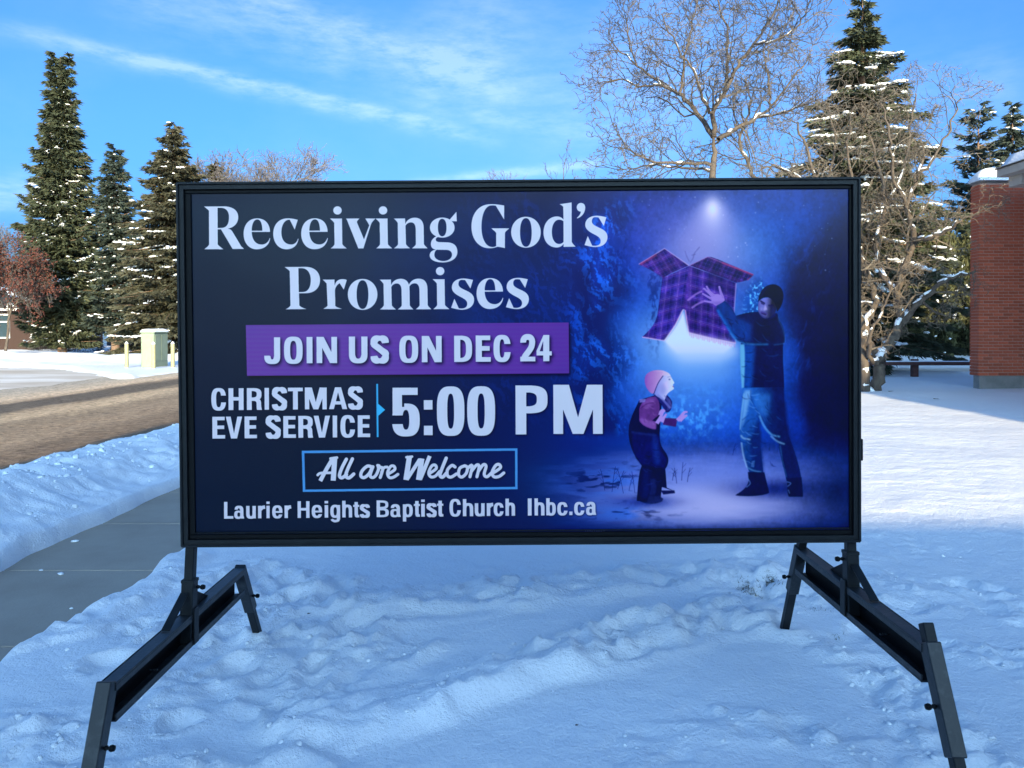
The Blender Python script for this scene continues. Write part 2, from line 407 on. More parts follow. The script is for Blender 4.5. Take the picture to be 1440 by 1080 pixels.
    mix(np.clip(g3*np.clip((rip-.36)*4, 0, 1), 0, 1)*.8, rgb(34, 92, 206))
    mix(np.clip(g3*np.clip((fbm(X/16, Y/5, 3, 44)-.62)*8, 0, 1), 0, 1)*.8, rgb(0, 12, 70))
    mix(sstep(733, 750, Y)*.55*sstep(760, 860, X), rgb(0, 14, 70))
    mix(blob(1090, 688, 62, 13)*.85, rgb(4, 22, 110)); mix(blob(905, 706, 45, 8)*.8, rgb(14, 34, 130))
    mix(blob(1180, 690, 55, 30)*.7, rgb(0, 14, 66))
    # stars
    rs = np.random.RandomState(4)
    for _ in range(90):
        sx, sy = rs.uniform(890, 1180), rs.uniform(270, 390); a = rs.uniform(.2, .8)**2; r = rs.uniform(.5, .95)
        x0 = int((sx-268)/929*w2); y0 = int((sy-269)/481*h2)
        sl = (slice(max(0, y0-9), y0+9), slice(max(0, x0-9), x0+9))
        m = np.exp(-((X[sl]-sx)**2+(Y[sl]-sy)**2)/r**2)*a
        img[sl] = img[sl]*(1-m[..., None])+rgb(200, 210, 255)*m[..., None]
    img = np.clip(img+(vnoise(X*1.3, Y*1.3, 8)-.5)[..., None]*4, 0, 255)
    # to full resolution
    def up(a):
        p = np.pad(a, [(1, 1), (1, 1)]+[(0, 0)]*(a.ndim-2), mode='edge')
        r = np.empty((CH,)+p.shape[1:])
        r[0::2] = p[1:-1]*.75+p[:-2]*.25; r[1::2] = p[1:-1]*.75+p[2:]*.25
        o = np.empty((CH, CW)+a.shape[2:])
        o[:, 0::2] = r[:, 1:-1]*.75+r[:, :-2]*.25; o[:, 1::2] = r[:, 1:-1]*.75+r[:, 2:]*.25
        return o
    img = up(img); XF = up(X); YF = up(Y)

    # --- polygon masks: 3x3 supersampled parity fill inside a bounding box
    def raster(paths, canvas_pts=False, nz=False):
        P = [p if canvas_pts else tocan(p) for p in paths]
        allp = np.concatenate(P)
        x0, y0 = np.floor(allp.min(0)).astype(int)-2; x1, y1 = np.ceil(allp.max(0)).astype(int)+3
        x0 = max(x0, 0); y0 = max(y0, 0); x1 = min(x1, CW); y1 = min(y1, CH)
        if x1 <= x0 or y1 <= y0: return None
        S = 3
        W, Hh = (x1-x0)*S, (y1-y0)*S
        D = np.zeros((Hh, W+1), np.int32)
        for p in P:
            a = (p-[x0, y0])*S; b_ = np.roll(a, -1, 0)
            for (ax, ay), (bx, by) in zip(a, b_):
                if ay == by: continue
                s = 1
                if ay > by: ax, ay, bx, by = bx, by, ax, ay; s = -1
                r0 = max(0, int(math.ceil(ay-.5))); r1 = min(Hh, int(math.ceil(by-.5)))
                if r1 <= r0: continue
                rows = np.arange(r0, r1)
                xc = ax+(rows+.5-ay)*(bx-ax)/(by-ay)
                cc = np.clip(np.ceil(xc-.5), 0, W).astype(int)
                D[rows, cc] += s
        M = np.cumsum(D[:, :-1], 1); M = (M != 0) if nz else (M % 2 != 0)
        M = M.reshape(y1-y0, S, x1-x0, S).mean((1, 3))
        return x0, y0, M
    def blur(M, r):
        r = max(1, int(round(r)))
        for _ in range(2):
            for ax in (0, 1):
                pad = [(0, 0), (0, 0)]; pad[ax] = (r+1, r)
                c = np.cumsum(np.pad(M, pad, mode='edge'), ax)
                n = M.shape[ax]
                M = (np.take(c, np.arange(2*r+1, 2*r+1+n), ax)-np.take(c, np.arange(0, n), ax))/(2*r+1)
        return M
    def put(rm, col, alpha=1., soft=0, dx=0, dy=0):
        if rm is None: return
        x0, y0, M = rm
        if soft:
            k = int(soft*2)+2; M = np.pad(M, k); x0 -= k; y0 -= k; M = blur(M, soft)
        x0 += dx; y0 += dy
        sx, sy = max(0, -x0), max(0, -y0)
        M = M[sy:CH-y0, sx:CW-x0]; x0 += sx; y0 += sy
        sl = (slice(y0, y0+M.shape[0]), slice(x0, x0+M.shape[1]))
        if callable(col): c = col(XF[sl], YF[sl], img[sl])
        else: c = np.asarray(col, float)
        m = (M*alpha)[..., None]
        img[sl] = img[sl]*(1-m)+c*m
    # --- path mini language: M L C Q Z in a local frame
    def path(s, f=lambda p: p):
        tok = re.findall(r'[MLCQZ]|-?[\d.]+', s); out = []; cur = []; i = 0; cmd = None
        def num():
            nonlocal i
            v = float(tok[i]); i += 1
            return v
        while i < len(tok):
            if tok[i] in 'MLCQZ': cmd = tok[i]; i += 1
            if cmd == 'Z':
                out.append(cur); cur = []; continue
            if cmd == 'M':
                if cur: out.append(cur)
                cur = [(num(), num())]; cmd = 'L'
            elif cmd == 'L': cur.append((num(), num()))
            elif cmd == 'C':
                p0 = cur[-1]; a = (num(), num()); b_ = (num(), num()); c = (num(), num())
                for t in np.linspace(0, 1, 13)[1:]:
                    cur.append(tuple((1-t)**3*p0[k]+3*(1-t)**2*t*a[k]+3*(1-t)*t*t*b_[k]+t**3*c[k] for k in (0, 1)))
            elif cmd == 'Q':
                p0 = cur[-1]; a = (num(), num()); c = (num(), num())
                for t in np.linspace(0, 1, 9)[1:]:
                    cur.append(tuple((1-t)**2*p0[k]+2*(1-t)*t*a[k]+t*t*c[k] for k in (0, 1)))
        if cur: out.append(cur)
        return [f(np.array(c)) for c in out]
    def ell(cx, cy, rx, ry, n=2., N=48):
        t = np.linspace(0, 2*np.pi, N, endpoint=False)
        c, s = np.cos(t), np.sin(t)
        return np.c_[cx+rx*np.sign(c)*abs(c)**(2/n), cy+ry*np.sign(s)*abs(s)**(2/n)]
    def smooth(P, k=8, closed=False):
        P = np.asarray(P, float); n = len(P)
        if n < 3: return P
        out = []
        rng = range(n if closed else n-1)
        for i in rng:
            g = (lambda j: P[j % n]) if closed else (lambda j: P[min(max(j, 0), n-1)])
            p0, p1, p2, p3 = g(i-1), g(i), g(i+1), g(i+2)
            for t in np.arange(k)/k:
                out.append(.5*(2*p1+(p2-p0)*t+(2*p0-5*p1+4*p2-p3)*t*t+(3*p1-p0-3*p2+p3)*t**3))
        if not closed: out.append(P[-1])
        return np.array(out)
    def ribbon(P, w):
        P = np.asarray(P, float); w = np.broadcast_to(np.asarray(w, float), (len(P),)) if np.ndim(w) else np.full(len(P), float(w))
        d = np.gradient(P, axis=0); d /= np.linalg.norm(d, axis=1)[:, None]+1e-9
        nrm = np.c_[-d[:, 1], d[:, 0]]
        return np.r_[P+nrm*w[:, None]/2, (P-nrm*w[:, None]/2)[::-1]]
    def comb(ops):
        """union / difference of path sets (photo px) -> one mask"""
        allc = np.concatenate([tocan(p) for _, ps in ops for p in ps])
        x0, y0 = np.floor(allc.min(0)).astype(int)-3; x1, y1 = np.ceil(allc.max(0)).astype(int)+4
        x0 = max(x0, 0); y0 = max(y0, 0); x1 = min(x1, CW); y1 = min(y1, CH)
        M = np.zeros((y1-y0, x1-x0))
        for mode, ps in ops:
            r = raster(ps, nz=True)
            if r is None: continue
            a, b_, m = r
            sl = (slice(b_-y0, b_-y0+m.shape[0]), slice(a-x0, a-x0+m.shape[1]))
            if mode == '+': M[sl] = np.maximum(M[sl], m)
            else: M[sl] = np.minimum(M[sl], 1-m)
        return x0, y0, M

    # ---------------- the picture: carton, man, child
    def fr(ox, oy, sc): return lambda p: np.asarray(p, float)/sc+[ox, oy]
    F1 = fr(890, 340, 6.75)
    def plaid(base, ax, ay, bx, by, o=0., k=1.):
        """printed tartan along two directions"""
        def f(x, y, _):
            u = (x-960)*ax+(y-400)*ay; v = (x-960)*bx+(y-400)*by
            n = vnoise(x*.7, y*.7, 3)
            c = np.zeros(x.shape+(3,))+np.asarray(base, float)
            def line(t, per, ph, w, col, a):
                d = np.abs(((t/per+ph) % 1)-.5)*per
                m = np.clip(1-d/w, 0, 1)*a*(.5+n)
                c[:] = c+(np.asarray(col, float)-c)*np.clip(m, 0, 1)[..., None]
            line(u, 16, .1, 3.6, (18, 16, 78), .7); line(v, 17, .3, 3.6, (18, 16, 84), .7)
            line(u, 16, .55, 3.2, (92, 34, 132), .45); line(v, 17, .8, 3.4, (90, 34, 138), .45)
            line(u, 16, .58, .7, (150, 130, 225), .5*k); line(u, 16, .7, .6, (140, 130, 225), .4*k)
            line(v, 17, .82, .7, (165, 145, 232), .55*k); line(v, 17, .94, .6, (140, 125, 225), .4*k)
            line(u, 5.3, .2, .5, (92, 70, 190), .5); line(v, 5.7, .2, .5, (92, 70, 190), .5)
            c[:] *= (.72+.5*fbm(x/14, y/11, 3, 31))[..., None]; c[..., 2] += 10; c[..., 0] *= .88
            return c
        return f
    put(raster(path('M285 345 L540 230 L480 640 C440 740 380 830 300 940 L90 905 C170 830 215 780 235 690 C250 600 262 480 285 345 Z', F1)), plaid((52, 34, 138), .28, 1.0, 1., .12, k=.9))
    put(raster(path('M540 230 L985 395 L965 640 L978 965 L770 920 L530 862 C510 790 500 710 492 640 L478 640 Z', F1)), plaid((54, 26, 128), -.28, 1., 1., .05, k=.9))
    put(raster(path('M478 640 L538 235 L560 240 L520 640 Z', F1)), (92, 50, 170), .35, 3)
    put(raster(path('M60 215 L305 65 L537 228 C450 260 350 300 288 347 C240 300 140 250 60 215 Z', F1)), plaid((52, 24, 102), .45, 1., 1., -.62, k=.55))
    put(raster(path('M545 226 L715 145 C760 140 800 165 1150 312 C1120 350 1100 375 985 390 Z', F1)), plaid((28, 16, 74), -.35, 1., 1., .5, k=.22))
    put(raster(path('M700 250 L985 390 L985 560 L700 420 Z', F1)), (18, 14, 84), .35, 6)
    for ln, w, c, a in (([(60, 215), (305, 65), (537, 228)], 7, (205, 180, 235), .8), ([(545, 226), (715, 145), (1150, 312)], 6, (170, 110, 190), .8),
                        ([(850, 200), (1000, 258), (1145, 318), (1090, 365)], 14, (150, 50, 110), .75), ([(75, 215), (230, 125)], 22, (150, 50, 110), .5),
                        ([(983, 395), (965, 640), (975, 960)], 8, (180, 170, 225), .75), ([(90, 905), (300, 940), (400, 800), (478, 645), (500, 650), (530, 862), (770, 925), (978, 965)], 11, (215, 175, 232), .8)):
        put(raster([F1(ribbon(ln, w))]), c, a, 1)
    put(raster(path('M480 650 C440 760 380 860 300 945 L420 1060 L860 1060 L975 975 L770 925 L530 866 Z', F1)), (200, 216, 238), .95, 5)
    put(raster(path('M380 880 L940 960 L1000 1060 L820 1140 L460 1140 L300 1000 Z', F1)), (205, 218, 240), .8, 20)
    put(raster(path('M300 1000 L1000 1000 L900 1300 L420 1300 Z', F1)), (120, 170, 235), .38, 30)
    for k in range(26):
        x = 540+k*17; y = 868+k*4; put(raster([F1(ribbon([(x, y-6), (x+3, y+26+18*math.sin(k*2.1)**2)], 6))]), (170, 70, 190), .55, 1)
    for ln in ([(660, 470), (600, 500), (520, 560)], [(690, 560), (620, 590), (560, 630)]):
        put(raster([F1(ribbon(smooth(ln), 18))]), (150, 120, 215), .7, 1)
    for ln in ([(500, 90), (512, 130), (540, 190)], [(640, 50), (590, 110), (575, 160), (548, 200)], [(600, 120), (560, 130)]):
        put(raster([F1(ribbon(smooth(ln), 8))]), (70, 70, 140), .6, 1)
    # man
    F2 = fr(980, 380, 7.714); F3 = fr(1020, 480, 4.5)
    put(raster(path('M100 10 L368 10 C360 100 372 200 372 300 L108 300 C100 200 92 100 100 10 Z', F3)), (1, 18, 72))
    put(raster(path('M100 20 L190 20 L165 300 L108 300 Z', F3)), (10, 74, 180), .8, 8)
    put(raster(path('M96 20 L120 20 C130 120 120 200 118 295 L104 300 C98 200 90 100 96 20 Z', F3)), (96, 178, 226), .9, 2)
    put(raster(path('M215 395 C240 355 280 335 305 335 C350 370 400 430 425 497 C520 465 600 450 680 455 L870 470 C890 500 890 545 905 560 C945 600 962 700 955 785 C920 812 850 815 780 812 C660 812 520 812 440 768 C350 640 250 480 215 395 Z', F2)), (2, 22, 78))
    put(raster(path('M215 395 C240 355 280 335 305 335 C350 370 400 430 425 500 L600 600 L590 770 L440 765 C350 640 250 480 215 395 Z', F2)), (2, 50, 138), .9, 7)
    put(raster(path('M640 470 L880 480 L880 760 L600 770 Z', F2)), (1, 14, 58), .7, 14)
    put(raster([F2(ribbon(smooth([(225, 430), (290, 540), (360, 660), (430, 755)]), 26))]), (20, 110, 215), .8, 4)
    put(raster([F2(ribbon(smooth([(360, 680), (420, 752), (500, 790), (620, 806), (775, 806)]), [3]+[14]*31+[5] if 0 else 13))]), (60, 150, 228), .7, 3)
    put(raster([F2(ribbon(smooth([(835, 812), (900, 805), (952, 785), (950, 700), (925, 610), (895, 555), (885, 500)]), 7))]), (90, 150, 222), .5, 2)
    put(raster(path('M700 470 L880 470 L870 545 L720 545 Z', F2)), (1, 12, 50), .8, 4)
    def face(x, y, _):
        u = (x-1071)/12; v = (y-432)/15
        s = np.clip(.95-.5*(u-.2)**2-.15*v-.25*np.clip(u-.3, 0, 9), .25, 1)
        return np.stack([100*s, 108*s, 200*s], -1)
    put(raster(path('M672 350 C690 310 760 285 810 310 C850 340 866 380 862 430 C850 485 800 525 750 527 C700 520 668 470 664 420 Z', F2)), face)
    for pts, c, a, sf in (('M690 325 L745 358 L740 368 L690 345 Z', (14, 14, 70), .95, 1), ('M775 375 L835 375 L838 388 L775 388 Z', (14, 14, 70), .95, 1),
                          ('M700 348 L740 368 L730 380 L700 366 Z', (22, 20, 90), .8, 1), ('M778 390 L826 388 L822 404 L782 402 Z', (22, 20, 90), .8, 1),
                          ('M742 375 C755 390 765 420 766 432 L728 440 C722 430 735 395 742 375 Z', (170, 165, 228), .75, 2), ('M700 442 C720 450 750 462 770 478 L745 485 L692 465 Z', (60, 50, 140), .85, 2),
                          ('M700 462 L756 480 L750 492 L700 474 Z', (30, 20, 90), .9, 1), ('M670 430 C690 490 740 530 800 510 L850 470 L860 500 L780 540 L690 520 Z', (16, 24, 110), .6, 3),
                          ('M800 400 L862 400 L860 470 L790 510 Z', (24, 34, 140), .45, 5), ('M690 410 L720 405 L715 440 L690 440 Z', (150, 150, 225), .5, 3)):
        put(raster(path(pts, F2)), c, a, sf)
    put(raster(path('M668 345 C675 215 755 155 830 155 C905 158 948 215 942 295 C935 365 905 425 872 452 L862 400 C850 345 815 300 760 296 C720 296 690 315 668 345 Z', F2)), (5, 10, 46))
    put(raster([F2(ribbon(smooth([(700, 290), (735, 210), (800, 175)]), 14))]), (22, 34, 110), .5, 4)
    # hand
    hc = (138, 118, 212)
    put(raster(path('M155 300 C160 270 200 255 240 262 C285 275 305 300 305 330 C290 350 240 370 212 388 C180 375 160 350 155 300 Z', F2)), hc)
    for ln, w in (([(190, 275), (145, 235), (110, 178)], 24), ([(170, 285), (125, 240), (80, 200)], 24), ([(160, 310), (115, 285), (70, 258)], 24),
                  ([(175, 352), (130, 345), (92, 338)], 22), ([(285, 300), (262, 240), (247, 182)], 27)):
        P = smooth(ln); put(raster([F2(ribbon(P, np.linspace(w*1.15, w*.75, len(P))))]), hc); put(raster([F2(ell(ln[-1][0], ln[-1][1], w*.38, w*.38))]), hc)
        put(raster([F2(ribbon(P+[3, 5], w*.25))]), (90, 70, 170), .5, 1)
    put(raster(path('M150 330 L200 345 L300 335 L215 388 Z', F2)), (96, 78, 180), .6, 3)
    # jeans and boots
    def jeans(x, y, _):
        n = fbm(x/4, y/7, 3, 12); s = sstep(1100, 1040, x)*.8+.25*n
        s = s*(.45+.55*sstep(655, 555, y))*(.35+.65*sstep(1092, 1062, x+(y-560)*-.12))
        return np.stack([6+24*s, 22+84*s, 84+128*s], -1)
    put(raster(path('M110 295 L368 290 C375 400 372 500 400 600 C440 700 470 800 478 870 L382 875 C365 790 340 720 335 650 C300 600 250 540 215 470 C210 560 225 700 238 835 L150 830 C120 760 105 690 98 640 C85 600 90 560 92 500 Z', F3)), jeans)
    put(raster(path('M310 300 L372 300 L410 620 L476 860 L420 865 L350 640 L330 480 Z', F3)), (2, 22, 84), .75, 5)
    put(raster(path('M215 470 L240 840 L170 835 L150 640 Z', F3)), (2, 26, 100), .75, 6)
    put(raster(path('M120 310 L165 310 L130 470 L98 560 Z', F3)), (120, 178, 232), .7, 5); put(raster(path('M170 330 L290 330 L270 480 L220 460 Z', F3)), (44, 120, 214), .55, 8)
    for ln, w, c in (([(97, 595), (115, 615), (160, 622)], 8, (150, 200, 235)), ([(100, 640), (112, 720), (135, 800)], 7, (150, 200, 235)), ([(215, 470), (245, 540), (290, 590), (345, 605)], 9, (100, 180, 232)),
                     ([(285, 600), (330, 635), (375, 652)], 8, (130, 190, 235)), ([(135, 800), (180, 820), (225, 828)], 7, (90, 160, 215)), ([(345, 660), (360, 760), (385, 860)], 4, (60, 130, 200)),
                     ([(92, 560), (100, 470), (118, 330)], 5, (150, 205, 235)), ([(160, 310), (165, 370), (205, 450)], 3, (0, 20, 80)), ([(110, 545), (150, 500), (190, 490)], 5, (10, 50, 130)), ([(105, 500), (150, 465)], 5, (10, 50, 130))):
        put(raster([F3(ribbon(smooth(ln), w*1.3))]), c, .62, 2)
    put(raster(path('M165 760 L185 755 L180 800 L160 795 Z', F3)), (80, 140, 215), .5, 1)
    put(raster(path('M140 828 L245 830 C255 880 270 930 275 960 C230 985 100 985 60 975 C90 955 140 930 145 880 Z', F3)), (3, 16, 66), 1, 1)
    put(raster(path('M382 870 L480 862 C485 920 490 960 488 985 L400 985 C385 970 395 920 382 870 Z', F3)), (3, 16, 66), 1, 1)
    for ln in ([(140, 870), (155, 900), (130, 925)], [(385, 890), (412, 900), (390, 920)], [(395, 940), (405, 965)]):
        put(raster([F3(ribbon(smooth(ln), 7))]), (90, 130, 210), .6, 1)
    # child
    F4 = fr(870, 510, 5.145)
    put(raster(path('M250 240 C300 200 350 215 385 280 C390 330 370 370 340 360 L300 290 Z', F4)), (22, 26, 104))
    put(raster(path('M250 215 L320 95 L372 85 C385 120 400 135 403 148 L392 160 L400 190 C380 205 355 215 345 240 L330 275 L270 240 Z', F4)), lambda x, y, _: np.stack([150+(x-930)*3.6, 160+(x-930)*3.2, 225+(x-930)*1.], -1).clip(40, 232))
    put(raster(path('M240 225 C190 190 180 130 195 95 C215 55 290 45 330 60 C355 70 370 80 372 88 L322 95 C300 130 270 180 255 222 Z', F4)), lambda x, y, _: np.stack([160+(x-920)*2.2, 122+(x-920)*3.3, 196+(x-920)*1.3], -1).clip(40, 236))
    put(raster([F4(ribbon(smooth([(322, 95), (285, 150), (252, 232)]), 6))]), (30, 30, 110), .9)
    put(raster([F4(ribbon(smooth([(280, 232), (330, 280), (372, 330)]), 16))]), (110, 120, 205), .7, 1)
    ov = (6, 12, 62)
    put(raster(path('M150 270 C100 370 60 440 72 540 C85 640 130 700 165 745 C140 800 135 900 128 1000 L215 1010 L300 985 L310 900 L400 930 L345 905 L335 770 C370 720 360 680 330 640 C300 600 290 560 295 500 L310 300 L250 240 Z', F4)), ov)
    put(raster(path('M95 505 L290 520 L300 640 L350 700 L330 760 L160 740 C110 680 90 600 95 505 Z', F4)), (10, 18, 96), .8, 3)
    put(raster([F4(ribbon(smooth([(90, 500), (150, 512), (270, 525)]), 14))]), (40, 60, 150), .5, 3)
    put(raster(path('M150 330 C170 260 230 240 265 248 C300 270 300 330 290 380 L240 420 L270 430 L268 480 C220 480 150 450 148 410 C150 380 145 350 150 330 Z', F4)), (84, 46, 128))
    put(raster(path('M150 400 L275 430 L268 485 C220 480 150 450 150 400 Z', F4)), (126, 84, 176), .7, 3)
    put(raster(path('M170 300 C190 262 230 252 262 262 L250 300 L200 340 Z', F4)), (122, 80, 168), .6, 4)
    put(raster(path('M320 400 L425 405 L412 465 L320 450 Z', F4)), (56, 28, 104))
    put(raster(path('M150 265 L195 262 L190 285 L150 290 Z', F4)), (120, 120, 215), .8, 1)
    put(raster([F4(ribbon(smooth([(155, 335), (200, 300), (260, 290)]), 8))]), (60, 24, 96), .7, 1)
    for pts in ([(275, 440), (300, 400), (318, 360), (335, 345)], [(310, 430), (325, 400), (345, 370)], [(300, 380), (308, 350), (330, 343)], [(425, 420), (455, 385), (475, 360), (498, 358)], [(440, 420), (470, 395), (495, 380)]):
        P = smooth(pts); put(raster([F4(ribbon(P, np.linspace(30, 13, len(P))))]), (158, 134, 220))
    put(raster(path('M215 965 L290 965 L320 990 C300 1020 210 1025 200 1010 Z', F4)), (60, 84, 180), .8, 2)
    put(raster(path('M128 990 C180 1030 260 1030 310 1005 L320 985 L280 960 L130 960 Z', F4)), (4, 10, 56), .7, 1)
    for x in (230, 245, 258): put(raster([F4(ribbon([(x, 840), (x+8, 900), (x-4, 960)], 10))]), (50, 74, 170), .35, 3)
    put(raster(path('M300 925 L400 925 L405 945 L320 955 Z', F4)), (8, 14, 70), .95, 1)
    put(raster([F4(ell(368, 122, 7, 5))]), (50, 50, 130), .8, 1); put(raster([F4(ribbon(smooth([(352, 108), (368, 102), (380, 106)]), 5))]), (110, 100, 180), .6, 1)
    put(raster([F4(ribbon([(388, 172), (402, 176)], 6))]), (110, 60, 140), .8, 1); put(raster([F4(ell(350, 165, 26, 24))]), (214, 190, 236), .5, 5); put(raster([F4(ell(320, 190, 22, 40))]), (120, 126, 205), .5, 6)
    for k in range(9): put(raster([F4(ribbon(smooth([(205+k*13, 190-k*9), (215+k*12, 110-k*5), (240+k*10, 62+k*1.5)]), 3))]), (150, 100, 180), .4, 1)
    for k in range(7): put(raster([F4(ribbon(smooth([(330+k*6, 235+k*5), (352+k*5, 290+k*3), (350+k*6, 350-k*4)]), 4))]), (70+k*8, 76+k*8, 160+k*6), .5, 1)
    put(raster(path('M250 505 C290 560 290 640 300 735 L262 740 C250 650 240 560 250 505 Z', F4)), (24, 60, 168), .55, 8)
    put(raster(path('M175 770 L215 765 L210 980 L160 985 Z', F4)), (16, 30, 110), .6, 8)
    # twigs in the snow
    for (x, y, hh, lean) in ((850, 690, 30, -6), (860, 692, 36, 5), (868, 688, 26, 9), (876, 694, 34, -8), (884, 690, 22, 6), (892, 693, 30, -4), (951, 680, 22, -3), (958, 676, 26, 2), (966, 678, 20, 4), (945, 676, 14, 3), (1030, 640, 16, 4)):
        P = smooth([(x, y), (x+lean*.4, y-hh*.5), (x+lean, y-hh)]); put(raster([ribbon(P, .7)]), (8, 20, 90), .75)
        for q_ in (.4, .7): put(raster([ribbon([(x+lean*q_, y-hh*q_), (x+lean*q_+5*(1 if lean > 0 else -1), y-hh*q_-6)], .5)]), (8, 20, 90), .6)

    # cloth folds: light and dark ribs across sleeves, sweater, jeans and overalls
    rsf = np.random.RandomState(9)
    def folds(n, x0, x1, y0, y1, ln_, ang, w, dark, lite, a):
        for _ in range(n):
            x, y = rsf.uniform(x0, x1), rsf.uniform(y0, y1); t = ang+rsf.normal(0, .35); L_ = ln_*rsf.uniform(.5, 1.2); dx, dy = math.cos(t)*L_, math.sin(t)*L_
            P = smooth([(x-dx, y-dy), (x+rsf.normal(0, .8), y+rsf.normal(0, .8)+1.2), (x+dx, y+dy)], 5); wd = np.sin(np.linspace(0.15, 3.0, len(P)))*w
            put(raster([ribbon(P, wd)]), dark if rsf.rand() < .55 else lite, a, 1)
    folds(26, 1046, 1096, 490, 540, 7, .2, 1.5, (0, 8, 44), (14, 60, 140), .40)
    folds(22, 1020, 1090, 448, 480, 7, .7, 1.6, (0, 10, 50), (16, 74, 160), .40)
    folds(26, 1044, 1066, 552, 655, 6, .5, 1.5, (4, 20, 90), (100, 160, 226), .38)
    folds(22, 1072, 1104, 560, 660, 6, .9, 1.5, (2, 14, 70), (40, 90, 180), .38)
    folds(18, 890, 926, 615, 690, 5, .3, 1.5, (2, 6, 40), (34, 52, 140), .40)
    folds(10, 900, 924, 562, 598, 4, .6, 1.2, (50, 26, 90), (150, 110, 190), .40)
    # printed grain over figures and carton
    gx0, gy0 = int((880-268)/929*CW), 0
    sl = (slice(gy0, CH), slice(gx0, CW)); gn = fbm(XF[sl]/3.2, YF[sl]/4.0, 3, 91); gm_ = fbm(XF[sl]/11, YF[sl]/14, 2, 92)
    lum_ = sstep(170, 60, img[sl].mean(-1)); img[sl] = img[sl]*(1+(((gn-.5)*.30+(gm_-.5)*.22)*lum_)[..., None])

    for c_ in range(3): img[sl][..., c_] = blur(img[sl][..., c_], 1.2)

    # ---------------- lettering
    WHITE = (176, 196, 226); KW = 3.0
    def text(rm, shadow=None, col=WHITE):
        if shadow: put(rm, (0, 4, 24), shadow[2], shadow[3]*KW, int(shadow[0]*KW), int(shadow[1]*KW))
        put(rm, col)
    C1, C2, C3, C4 = fr(280, 275, 7.2), fr(470, 275, 7.2), fr(660, 275, 7.2), fr(390, 365, 7.2)
